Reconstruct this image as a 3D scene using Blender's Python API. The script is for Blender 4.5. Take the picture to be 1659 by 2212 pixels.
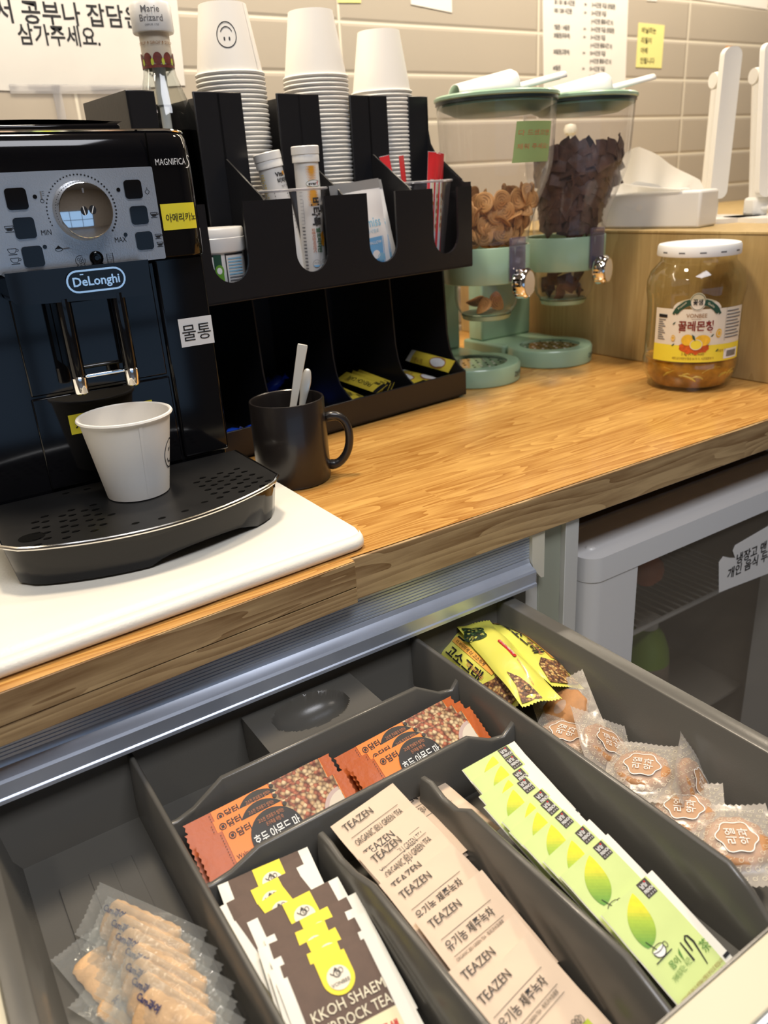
import bpy, bmesh, math, random
from mathutils import Vector, Matrix
random.seed(7)
PI = math.pi
R = math.radians
for o in list(bpy.data.objects):
    bpy.data.objects.remove(o)
SC = bpy.context.scene
COL = SC.collection

# ---------------------------------------------------------------- camera, world, lights
CAM_H = 0.28                                   # camera height above the worktop (worktop top is z = 0)
FPX = 1697.98
YAW, PITCH, ROLL = 0.55873426, 0.39166858, -0.064141033
fwd = Vector((math.sin(YAW) * math.cos(PITCH), math.cos(YAW) * math.cos(PITCH), -math.sin(PITCH)))
rt0 = Vector((math.cos(YAW), -math.sin(YAW), 0))
up0 = rt0.cross(fwd)
RT = math.cos(ROLL) * rt0 + math.sin(ROLL) * up0
UP = -math.sin(ROLL) * rt0 + math.cos(ROLL) * up0
CPOS = Vector((0, 0, CAM_H))
cam = bpy.data.cameras.new('camera')
cam.sensor_fit = 'VERTICAL'
cam.sensor_height = 36
cam.lens = 36 * FPX / 2212
cam.clip_start = 0.01
cam.dof.use_dof = True
cam.dof.focus_distance = 0.66
cam.dof.aperture_fstop = 8.0
camo = bpy.data.objects.new('camera', cam)
COL.objects.link(camo)
camo.matrix_world = Matrix.Translation(CPOS) @ Matrix((RT, UP, -fwd)).transposed().to_4x4()
SC.camera = camo

SC.view_settings.view_transform = 'Standard'
SC.view_settings.look = 'None'
SC.view_settings.gamma = 1
SC.view_settings.exposure = 0.0
SC.view_settings.use_curve_mapping = False
SC.cycles.transparent_max_bounces = 40
SC.cycles.max_bounces = 10

w = bpy.data.worlds.new('world')
SC.world = w
w.use_nodes = True
w.node_tree.nodes['Background'].inputs[0].default_value = (0.75, 0.85, 1.0, 1)
w.node_tree.nodes['Background'].inputs[1].default_value = 0.25


def area(name, loc, rot, sx, sy, power, color, shape='RECTANGLE', spread=180):
    l = bpy.data.lights.new(name, 'AREA')
    l.shape = shape
    l.size = sx
    l.size_y = sy
    l.energy = power
    l.color = color
    l.spread = R(spread)
    o = bpy.data.objects.new(name, l)
    COL.objects.link(o)
    o.location = loc
    o.rotation_euler = rot
    return o


WARM = (1.0, 0.80, 0.55)
area('shelf_strip_light', (0.75, 1.14, 0.82), (R(-8), 0, 0), 2.6, 0.05, 8.0, (1.0, 0.87, 0.68))
area('ceiling_downlight', (0.30, 0.80, 1.40), (0, 0, 0), 0.20, 0.20, 16.0, (1.0, 0.84, 0.64), 'DISK')
area('ceiling_downlight', (1.30, 0.75, 1.40), (0, 0, 0), 0.20, 0.20, 12.0, (1.0, 0.84, 0.64), 'DISK')
area('front_fill_light', (0.25, -0.35, 1.55), (0, 0, 0), 0.9, 0.6, 21.0, (0.93, 0.94, 1.0))  # unseen soft fill, added to brighten the surfaces facing the camera
area('ceiling_downlight', (-0.9, 0.2, 1.40), (0, 0, 0), 0.25, 0.25, 4.0, (1.0, 0.90, 0.78), 'DISK')


# ---------------------------------------------------------------- pixel -> point on a real plane
def ray(px, py):
    return fwd * FPX + RT * (px - 829.5) - UP * (py - 1106)


def at_z(px, py, z):
    d = ray(px, py)
    return CPOS + d * ((z - CPOS.z) / d.z)


def at_y(px, py, y):
    d = ray(px, py)
    return CPOS + d * (y / d.y)


def at_x(px, py, x):
    d = ray(px, py)
    return CPOS + d * (x / d.x)


# ---------------------------------------------------------------- materials
MATS = {}


def nodes_of(name):
    m = bpy.data.materials.new(name)
    m.use_nodes = True
    nt = m.node_tree
    return m, nt, nt.nodes['Principled BSDF']


def mat(name, col, rough=0.5, metal=0.0, spec=0.5, coat=0.0, bump=0.0, bscale=200, var=0.0, vscale=8, aniso=None, trans=0.0, sss=0.0):
    """plain procedural material: base colour with a little noise variation and optional noise bump"""
    if name in MATS:
        return MATS[name]
    m, nt, p = nodes_of(name)
    p.inputs['Base Color'].default_value = (*col, 1)
    p.inputs['Roughness'].default_value = rough
    p.inputs['Metallic'].default_value = metal
    p.inputs['Specular IOR Level'].default_value = spec
    p.inputs['Coat Weight'].default_value = coat
    p.inputs['Coat Roughness'].default_value = 0.05
    if trans:
        p.inputs['Transmission Weight'].default_value = trans
    if sss:
        p.inputs['Subsurface Weight'].default_value = sss
        p.inputs['Subsurface Radius'].default_value = (.01, .008, .006)
        p.inputs['Subsurface Scale'].default_value = 0.3
    tc = nt.nodes.new('ShaderNodeTexCoord')
    if var > 0:
        n = nt.nodes.new('ShaderNodeTexNoise')
        n.inputs['Scale'].default_value = vscale
        n.inputs['Detail'].default_value = 4
        nt.links.new(tc.outputs['Object'], n.inputs['Vector'])
        r = nt.nodes.new('ShaderNodeValToRGB')
        r.color_ramp.elements[0].position = .3
        r.color_ramp.elements[1].position = .7
        r.color_ramp.elements[0].color = (*[c * (1 - var) for c in col], 1)
        r.color_ramp.elements[1].color = (*[min(1, c * (1 + var)) for c in col], 1)
        nt.links.new(n.outputs['Fac'], r.inputs['Fac'])
        nt.links.new(r.outputs['Color'], p.inputs['Base Color'])
    if bump > 0:
        n = nt.nodes.new('ShaderNodeTexNoise')
        n.inputs['Scale'].default_value = bscale
        n.inputs['Detail'].default_value = 3
        nt.links.new(tc.outputs['Object'], n.inputs['Vector'])
        b = nt.nodes.new('ShaderNodeBump')
        b.inputs['Strength'].default_value = bump
        b.inputs['Distance'].default_value = 0.001
        nt.links.new(n.outputs['Fac'], b.inputs['Height'])
        nt.links.new(b.outputs['Normal'], p.inputs['Normal'])
    MATS[name] = m
    return m


def thin(name, tint=(1, 1, 1), refl=0.04, rough=0.03, milk=0.0, milkcol=(.9, .9, .9), bump=0.0, bscale=60):
    """thin clear plastic or glass sheet: mostly see-through, glossy at grazing angles"""
    m = bpy.data.materials.new(name)
    m.use_nodes = True
    nt = m.node_tree
    nt.nodes.clear()
    out = nt.nodes.new('ShaderNodeOutputMaterial')
    tr = nt.nodes.new('ShaderNodeBsdfTransparent')
    tr.inputs[0].default_value = (*tint, 1)
    gl = nt.nodes.new('ShaderNodeBsdfGlossy')
    gl.inputs['Roughness'].default_value = rough
    fr = nt.nodes.new('ShaderNodeLayerWeight')
    fr.inputs['Blend'].default_value = 0.5
    pw = nt.nodes.new('ShaderNodeMath')
    pw.operation = 'POWER'
    pw.inputs[1].default_value = 3.5
    nt.links.new(fr.outputs['Facing'], pw.inputs[0])
    ad = nt.nodes.new('ShaderNodeMath')
    ad.operation = 'MULTIPLY_ADD'
    ad.use_clamp = True
    ad.inputs[1].default_value = 0.95
    ad.inputs[2].default_value = refl
    nt.links.new(pw.outputs[0], ad.inputs[0])
    mx = nt.nodes.new('ShaderNodeMixShader')
    nt.links.new(ad.outputs[0], mx.inputs[0])
    nt.links.new(tr.outputs[0], mx.inputs[1])
    nt.links.new(gl.outputs[0], mx.inputs[2])
    last = mx
    if bump > 0:
        tc = nt.nodes.new('ShaderNodeTexCoord')
        n = nt.nodes.new('ShaderNodeTexNoise')
        n.inputs['Scale'].default_value = bscale
        nt.links.new(tc.outputs['Object'], n.inputs['Vector'])
        b = nt.nodes.new('ShaderNodeBump')
        b.inputs['Strength'].default_value = bump
        b.inputs['Distance'].default_value = 0.002
        nt.links.new(n.outputs['Fac'], b.inputs['Height'])
        nt.links.new(b.outputs[0], gl.inputs['Normal'])
        nt.links.new(b.outputs[0], fr.inputs['Normal'])
    if milk > 0:
        df = nt.nodes.new('ShaderNodeBsdfDiffuse')
        df.inputs[0].default_value = (*milkcol, 1)
        m2 = nt.nodes.new('ShaderNodeMixShader')
        m2.inputs[0].default_value = milk
        nt.links.new(mx.outputs[0], m2.inputs[1])
        nt.links.new(df.outputs[0], m2.inputs[2])
        last = m2
    nt.links.new(last.outputs[0], out.inputs[0])
    MATS[name] = m
    return m


def math_node(nt, op, a, b=None):
    n = nt.nodes.new('ShaderNodeMath')
    n.operation = op
    for i, v in enumerate((a, b)):
        if v is None:
            continue
        if isinstance(v, (int, float)):
            n.inputs[i].default_value = v
        else:
            nt.links.new(v, n.inputs[i])
    return n.outputs[0]


def wood(name, light, dark, stave=(0.42, 0.046), rough=0.28, grain=1.0, coat=0.3, axis='x', finger=False):
    """butcher-block wood: staves of differing tone with long grain lines along the given axis"""
    m, nt, p = nodes_of(name)
    tc = nt.nodes.new('ShaderNodeTexCoord')
    mp = nt.nodes.new('ShaderNodeMapping')
    nt.links.new(tc.outputs['Object'], mp.inputs['Vector'])
    if axis == 'z':
        mp.inputs['Rotation'].default_value = (0, R(90), 0)
    br = nt.nodes.new('ShaderNodeTexBrick')
    br.offset = 0.37
    br.inputs['Color1'].default_value = (0, 0, 0, 1)
    br.inputs['Color2'].default_value = (1, 1, 1, 1)
    br.inputs['Mortar'].default_value = (.4, .4, .4, 1)
    br.inputs['Scale'].default_value = 1
    br.inputs['Mortar Size'].default_value = 0.0
    br.inputs['Bias'].default_value = 0
    br.inputs['Brick Width'].default_value = stave[0]
    br.inputs['Row Height'].default_value = stave[1]
    nt.links.new(mp.outputs[0], br.inputs['Vector'])
    # shift the grain per stave
    sep = nt.nodes.new('ShaderNodeSeparateXYZ')
    nt.links.new(mp.outputs[0], sep.inputs[0])
    tone = nt.nodes.new('ShaderNodeSeparateColor')
    nt.links.new(br.outputs['Color'], tone.inputs[0])
    shift = math_node(nt, 'MULTIPLY', tone.outputs[0], 7.3)
    cx = math_node(nt, 'ADD', math_node(nt, 'MULTIPLY', sep.outputs[0], 2.2), shift)
    cy = math_node(nt, 'ADD', math_node(nt, 'MULTIPLY', sep.outputs[1], 26), shift)
    cz = math_node(nt, 'MULTIPLY', sep.outputs[2], 26)
    cmb = nt.nodes.new('ShaderNodeCombineXYZ')
    nt.links.new(cx, cmb.inputs[0])
    nt.links.new(cy, cmb.inputs[1])
    nt.links.new(cz, cmb.inputs[2])
    n1 = nt.nodes.new('ShaderNodeTexNoise')
    n1.inputs['Scale'].default_value = 0.9
    n1.inputs['Detail'].default_value = 2
    n1.inputs['Roughness'].default_value = .5
    n1.inputs['Distortion'].default_value = 0.3
    nt.links.new(cmb.outputs[0], n1.inputs['Vector'])
    rings = math_node(nt, 'FRACT', math_node(nt, 'MULTIPLY', n1.outputs['Fac'], 13 * grain))
    n2 = nt.nodes.new('ShaderNodeTexNoise')
    n2.inputs['Scale'].default_value = 14
    n2.inputs['Detail'].default_value = 4
    nt.links.new(cmb.outputs[0], n2.inputs['Vector'])
    mixv = math_node(nt, 'ADD', math_node(nt, 'MULTIPLY', rings, 0.52), math_node(nt, 'MULTIPLY', n2.outputs['Fac'], 0.70))
    mixv = math_node(nt, 'ADD', mixv, math_node(nt, 'MULTIPLY', tone.outputs[0], -0.30))
    ramp = nt.nodes.new('ShaderNodeValToRGB')
    ramp.color_ramp.elements[0].position = .15
    ramp.color_ramp.elements[0].color = (*light, 1)
    ramp.color_ramp.elements[1].position = .95
    ramp.color_ramp.elements[1].color = (*dark, 1)
    nt.links.new(mixv, ramp.inputs['Fac'])
    nt.links.new(ramp.outputs[0], p.inputs['Base Color'])
    p.inputs['Roughness'].default_value = rough
    p.inputs['Coat Weight'].default_value = coat
    p.inputs['Coat Roughness'].default_value = 0.15
    b = nt.nodes.new('ShaderNodeBump')
    b.inputs['Strength'].default_value = 0.15
    b.inputs['Distance'].default_value = 0.0006
    nt.links.new(mixv, b.inputs['Height'])
    nt.links.new(b.outputs[0], p.inputs['Normal'])
    MATS[name] = m
    return m


def tiles(name, col, grout):
    """stacked glossy wall tiles on the x-z plane, 441 x 74.5 mm"""
    m, nt, p = nodes_of(name)
    tc = nt.nodes.new('ShaderNodeTexCoord')
    sep = nt.nodes.new('ShaderNodeSeparateXYZ')
    nt.links.new(tc.outputs['Object'], sep.inputs[0])

    def dist(sock, off, period):
        a = math_node(nt, 'DIVIDE', math_node(nt, 'SUBTRACT', sock, off), period)
        f = math_node(nt, 'FRACT', math_node(nt, 'ADD', a, 100.5))
        return math_node(nt, 'MULTIPLY', math_node(nt, 'ABSOLUTE', math_node(nt, 'SUBTRACT', f, 0.5)), period)
    dx = dist(sep.outputs[0], 0.772, 0.441)
    dz = dist(sep.outputs[2], 0.4587, 0.0745)
    d = math_node(nt, 'MINIMUM', dx, dz)
    mr = nt.nodes.new('ShaderNodeMapRange')
    mr.inputs['From Min'].default_value = 0.0014
    mr.inputs['From Max'].default_value = 0.0026
    nt.links.new(d, mr.inputs['Value'])
    mx = nt.nodes.new('ShaderNodeMix')
    mx.data_type = 'RGBA'
    mx.inputs['A'].default_value = (*grout, 1)
    nz = nt.nodes.new('ShaderNodeTexNoise')
    nz.inputs['Scale'].default_value = 3
    nt.links.new(tc.outputs['Object'], nz.inputs['Vector'])
    rp = nt.nodes.new('ShaderNodeValToRGB')
    rp.color_ramp.elements[0].color = (*[c * .93 for c in col], 1)
    rp.color_ramp.elements[1].color = (*[c * 1.06 for c in col], 1)
    nt.links.new(nz.outputs['Fac'], rp.inputs['Fac'])
    nt.links.new(rp.outputs[0], mx.inputs['B'])
    nt.links.new(mr.outputs[0], mx.inputs['Factor'])
    nt.links.new(mx.outputs['Result'], p.inputs['Base Color'])
    rr = math_node(nt, 'SUBTRACT', 0.75, math_node(nt, 'MULTIPLY', mr.outputs[0], 0.63))
    nt.links.new(rr, p.inputs['Roughness'])
    mr2 = nt.nodes.new('ShaderNodeMapRange')
    mr2.inputs['From Min'].default_value = 0.001
    mr2.inputs['From Max'].default_value = 0.006
    nt.links.new(d, mr2.inputs['Value'])
    b = nt.nodes.new('ShaderNodeBump')
    b.inputs['Strength'].default_value = 0.6
    b.inputs['Distance'].default_value = 0.002
    nt.links.new(mr2.outputs[0], b.inputs['Height'])
    nt.links.new(b.outputs[0], p.inputs['Normal'])
    MATS[name] = m
    return m


def speckle(name, cols, scale, rough=0.5, stretch=(1, 1, 1)):
    """printed or real mass of nuts and grains: voronoi cells in a few colours, dark between"""
    m, nt, p = nodes_of(name)
    tc = nt.nodes.new('ShaderNodeTexCoord')
    mp = nt.nodes.new('ShaderNodeMapping')
    mp.inputs['Scale'].default_value = stretch
    nt.links.new(tc.outputs['Object'], mp.inputs['Vector'])
    v = nt.nodes.new('ShaderNodeTexVoronoi')
    v.inputs['Scale'].default_value = scale
    nt.links.new(mp.outputs[0], v.inputs['Vector'])
    sc = nt.nodes.new('ShaderNodeSeparateColor')
    nt.links.new(v.outputs['Color'], sc.inputs[0])
    rp = nt.nodes.new('ShaderNodeValToRGB')
    rp.color_ramp.interpolation = 'CONSTANT'
    el = rp.color_ramp.elements
    el[0].color = (*cols[0], 1)
    el[1].color = (*cols[1], 1)
    el[1].position = 1 / len(cols)
    for i, c in enumerate(cols[2:]):
        e = el.new((i + 2) / len(cols))
        e.color = (*c, 1)
    nt.links.new(sc.outputs[0], rp.inputs['Fac'])
    rim = nt.nodes.new('ShaderNodeValToRGB')
    rim.color_ramp.elements[0].position = .25
    rim.color_ramp.elements[0].color = (1, 1, 1, 1)
    rim.color_ramp.elements[1].position = .75
    rim.color_ramp.elements[1].color = (.25, .2, .18, 1)
    nt.links.new(v.outputs['Distance'], rim.inputs['Fac'])
    mx = nt.nodes.new('ShaderNodeMix')
    mx.data_type = 'RGBA'
    mx.blend_type = 'MULTIPLY'
    mx.inputs['Factor'].default_value = 1
    nt.links.new(rp.outputs[0], mx.inputs['A'])
    nt.links.new(rim.outputs[0], mx.inputs['B'])
    nt.links.new(mx.outputs['Result'], p.inputs['Base Color'])
    p.inputs['Roughness'].default_value = rough
    MATS[name] = m
    return m


# plain colours
K = dict(
    black_gloss=mat('black_gloss', (.004, .004, .005), .07, spec=.38, coat=.0),
    black_plastic=mat('black_plastic', (.012, .012, .014), .30, bump=.08, bscale=300),
    black_matte=mat('black_matte', (.010, .009, .009), .38),
    tray_grid=mat('tray_grid', (.03, .03, .03), .32, metal=.55, var=.35, vscale=14),
    silver=mat('silver', (.56, .58, .61), .34, metal=.75, bump=.15, bscale=900),
    chrome=mat('chrome', (.88, .88, .88), .06, metal=1),
    spoon_steel=mat('spoon_steel', (.86, .83, .74), .30, metal=.55),
    steel=mat('steel', (.8, .78, .74), .16, metal=1),
    alu=mat('brushed_aluminium', (.56, .62, .73), .34, metal=.55, var=.08, vscale=20),
    dark=mat('dark_hole', (.003, .003, .003), .9, spec=.05),
    ink=mat('black_ink', (.012, .012, .014), .5),
    ink_grey=mat('grey_ink', (.16, .16, .17), .6),
    ink_green=mat('green_ink', (.01, .12, .04), .5),
    ink_red=mat('red_ink', (.55, .02, .02), .5),
    ink_brown=mat('brown_ink', (.28, .12, .03), .5),
    ink_blue=mat('blue_ink', (.02, .03, .12), .5),
    ink_darkred=mat('dark_red_ink', (.22, .02, .01), .5),
    paper=mat('white_paper', (.80, .78, .74), .75, bump=.1, bscale=120, var=.03),
    notice_paper=mat('notice_paper', (.64, .63, .60), .7, bump=.5, bscale=16, var=.05, vscale=9),
    cup_paper=mat('cup_paper', (.82, .79, .73), .55, bump=.05, bscale=300),
    paper_tag=mat('tag_paper', (.84, .84, .82), .5),
    yellow_note=mat('yellow_note', (.82, .78, .30), .7),
    yellow_tape=mat('yellow_tape', (.86, .74, .04), .45),
    white_plastic=mat('white_plastic', (.78, .77, .74), .3),
    cream_plastic=mat('cream_plastic', (.80, .76, .62), .35),
    board=mat('white_board', (.80, .77, .68), .42, bump=.25, bscale=500, var=.02, vscale=5),
    mint=mat('mint_plastic', (.31, .47, .34), .26, coat=.2),
    mint_dark=mat('mint_dark', (.10, .19, .12), .35),
    rubber=mat('dark_seal', (.02, .03, .03), .3),
    tray_grey=mat('tray_grey', (.105, .10, .088), .26, bump=.06, bscale=900),
    cream_metal=mat('cream_metal', (.62, .57, .42), .4),
    cab_white=mat('cabinet_white', (.68, .68, .64), .4),
    cab_green=mat('cabinet_panel', (.40, .42, .33), .45),
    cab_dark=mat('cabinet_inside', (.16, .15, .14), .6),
    fridge_white=mat('fridge_white', (.78, .78, .77), .28, coat=.2),
    fridge_grey=mat('fridge_inside', (.42, .38, .32), .6),
    mug=mat('mug_glaze', (.016, .013, .012), .3, coat=.15, bump=.04, bscale=400),
    red_film=mat('red_film', (.72, .035, .04), .25, coat=.4),
    foil=mat('silver_foil', (.62, .62, .62), .3, metal=.6, bump=.4, bscale=60),
    packet_white=mat('packet_white', (.80, .80, .80), .35),
    sky_blue=mat('pale_blue', (.16, .42, .74), .4),
    pale_blue_ink=mat('pale_blue_ink', (.25, .50, .68), .5),
    coffee_yellow=mat('coffee_yellow', (.78, .60, .06), .35),
    candy_blue=mat('candy_blue', (.015, .08, .62), .22, coat=.4),
    orange_card=mat('orange_card', (.80, .30, .03), .55),
    tea_beige=mat('tea_beige', (.76, .59, .43), .62, bump=.12, bscale=160, var=.03, vscale=30),
    tea_green=mat('tea_green', (.60, .72, .28), .55, bump=.1, bscale=200, var=.03, vscale=40),
    tea_white=mat('tea_white', (.84, .82, .72), .55),
    tea_brown=mat('tea_brown', (.105, .062, .043), .6, bump=.2, bscale=220, var=.12, vscale=90),
    tea_cream=mat('tea_cream', (.76, .70, .44), .55),
    tab_yellow=mat('tab_yellow', (.90, .74, .02), .5),
    logo_dark=mat('logo_dark', (.055, .045, .04), .5),
    leaf_yellow=mat('leaf_yellow', (.84, .70, .03), .5, var=.08, vscale=300),
    leaf_lime=mat('leaf_lime', (.50, .58, .05), .5, var=.1, vscale=300),
    leaf_green=mat('leaf_green', (.17, .38, .04), .5, var=.1, vscale=300),
    leaf_deep=mat('leaf_deep', (.10, .26, .05), .5),
    stick_orange=mat('stick_orange', (.88, .24, .03), .45),
    stick_rust=mat('stick_rust', (.50, .105, .012), .42, bump=.5, bscale=120),
    bowl_cream=mat('bowl_cream', (.70, .62, .50), .5),
    skin_pink=mat('bowl_rim', (.55, .42, .38), .5),
    bar_yellow=mat('bar_yellow', (.76, .74, .12), .3, coat=.3, bump=.35, bscale=90),
    bar_orange=mat('bar_orange', (.84, .42, .07), .35),
    biscuit=mat('biscuit', (.68, .43, .22), .7, var=.18, vscale=120, bump=.5, bscale=300),
    biscuit_disc=mat('biscuit_disc', (.42, .20, .075), .55, var=.25, vscale=60, bump=.4, bscale=200),
    emblem_brown=mat('emblem_brown', (.46, .27, .15), .5),
    label_cream=mat('label_cream', (.80, .73, .60), .5),
    label_yellow=mat('label_yellow', (.88, .72, .05), .5),
    lemon=mat('lemon_print', (.85, .50, .03), .5, var=.15, vscale=150),
    splash=mat('splash_print', (.62, .10, .01), .5, var=.3, vscale=180),
    ribbon=mat('ribbon_green', (.02, .07, .04), .5),
    marmalade=mat('marmalade', (.42, .19, .02), .2, var=.45, vscale=60, bump=.8, bscale=80, coat=.6),
    rind=mat('lemon_rind', (.62, .42, .06), .4, var=.2, vscale=60),
    label_green=mat('sweetener_green', (.13, .34, .02), .5),
    label_darkgreen=mat('label_dark_green', (.01, .06, .03), .5),
    tube_orange=mat('tube_orange', (.85, .38, .02), .5),
    tube_yellow=mat('tube_yellow', (.85, .62, .05), .5),
    choco=mat('choco', (.075, .032, .018), .6, bump=.8, bscale=250, var=.3, vscale=60),
    spiral=mat('spiral', (.60, .31, .10), .6, var=.2, vscale=70, bump=.3, bscale=300),
    spiral_groove=mat('spiral_groove', (.30, .13, .035), .7),
    green_note=mat('green_note', (.30, .42, .16), .7),
    nut_red=mat('nut_red', (.16, .03, .02), .5, var=.3, vscale=200),
    nutlabel=mat('neck_label', (.62, .54, .42), .5),
    orange_fruit=mat('orange_fruit', (.55, .14, .05), .5),
    bottle_green=mat('bottle_green', (.22, .36, .04), .4),
    bottle_brown=mat('bottle_body', (.30, .24, .17), .5),
    white_ink=mat('white_ink', (.85, .85, .82), .5),
    cream_ink=mat('cream_ink', (.80, .74, .55), .5),
    rust_ink=mat('rust_ink', (.60, .22, .10), .5),
    grey_wall=mat('plain_wall', (.30, .27, .24), .8, var=.05),
    floor_tile=mat('floor_finish', (.24, .21, .18), .4, var=.15),
    glow_dark=mat('window_frame', (.05, .05, .05), .4),
    film=thin('clear_film', (.96, .97, .96), .05, .13, milk=.10, milkcol=(.75, .76, .74), bump=.6, bscale=160),
    film_white=thin('frosted_film', (.96, .94, .91), .04, .2, milk=.24, milkcol=(.80, .75, .68), bump=.3, bscale=90),
    acrylic=thin('clear_acrylic', (.965, .96, .97), .03, .02, milk=.03, milkcol=(.80, .76, .80)),
    clip_clear=thin('clip_clear', (.62, .58, .70), .06, .05, milk=.10, milkcol=(.45, .40, .52)),
    rim_acrylic=thin('acrylic_rim', (.8, .8, .82), .25, .05, milk=.25, milkcol=(.85, .85, .88)),
    glass=thin('jar_glass', (.95, .95, .86), .06, .02, bump=.5, bscale=22),
    bottle_glass=thin('bottle_glass', (.86, .88, .86), .06, .02),
    syrup=thin('syrup_liquid', (.16, .16, .15), .04, .05),
    fridge_glass=thin('fridge_glass', (.86, .84, .80), .05, .02, milk=.16, milkcol=(.34, .30, .24)),  # brown milk colour paints in the floor's reflection on the glass
)
_m = bpy.data.materials.new('tissue_paper')
_m.use_nodes = True
_nt = _m.node_tree
_nt.nodes.clear()
_a, _b, _x, _q = (_nt.nodes.new(t_) for t_ in ('ShaderNodeBsdfDiffuse', 'ShaderNodeBsdfTranslucent', 'ShaderNodeMixShader', 'ShaderNodeOutputMaterial'))
_a.inputs[0].default_value = _b.inputs[0].default_value = (.92, .91, .88, 1)
_x.inputs[0].default_value = .5
_nt.links.new(_a.outputs[0], _x.inputs[1])
_nt.links.new(_b.outputs[0], _x.inputs[2])
_nt.links.new(_x.outputs[0], _q.inputs[0])
K['tissue_paper'] = _m
for _k in range(16):
    _t = _k / 15
    _c0, _c1, _c2 = (.13, .33, .05), (.40, .55, .05), (.86, .72, .03)
    _c = [_c0[i] + (_c1[i] - _c0[i]) * min(1, _t / .5) for i in range(3)] if _t < .5 else [_c1[i] + (_c2[i] - _c1[i]) * min(1, (_t - .5) / .3) for i in range(3)]
    K['leafc%d' % _k] = mat('leaf_tone_%d' % _k, _c, .5, var=.06, vscale=300)
K['counter_wood'] = wood('counter_wood', (.70, .40, .115), (.36, .145, .025), rough=.25, grain=1.3)
K['edge_wood'] = wood('edge_wood', (.60, .41, .20), (.22, .115, .042), stave=(1.3, .02), rough=.4, grain=.9, coat=.1)
K['ledge_wood'] = wood('ledge_wood', (.50, .36, .16), (.38, .26, .10), stave=(3, 3), rough=.45, grain=.5, coat=.0, axis='z')
K['wall_tile'] = tiles('wall_tile', (.45, .405, .34), (.72, .68, .57))
K['nuts'] = speckle('nut_print', [(.50, .16, .08), (.62, .40, .20), (.74, .56, .32), (.42, .12, .06)], 330)
K['grain'] = speckle('grain_print', [(.55, .30, .10), (.30, .12, .05), (.70, .48, .18), (.16, .07, .04)], 420)
K['herb'] = speckle('herb_print', [(.02, .06, .02), (.06, .13, .04), (.60, .62, .12), (.02, .05, .02)], 420)

# two-sided polka for the crimped film print
# ---------------------------------------------------------------- mesh builder
TXT = {}


def text_geo(s, bold=0.0):
    key = (s, bold)
    if key not in TXT:
        c = bpy.data.curves.new('t', 'FONT')
        c.body = s
        c.size = 1
        c.resolution_u = 2
        c.offset = bold
        o = bpy.data.objects.new('t', c)
        me = o.to_mesh()
        V = [(v.co.x, v.co.y) for v in me.vertices]
        F = [tuple(p.vertices) for p in me.polygons]
        o.to_mesh_clear()
        bpy.data.objects.remove(o)
        bpy.data.curves.remove(c)
        xs = [v[0] for v in V] or [0]
        TXT[key] = (V, F, min(xs), max(xs))
    return TXT[key]


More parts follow.
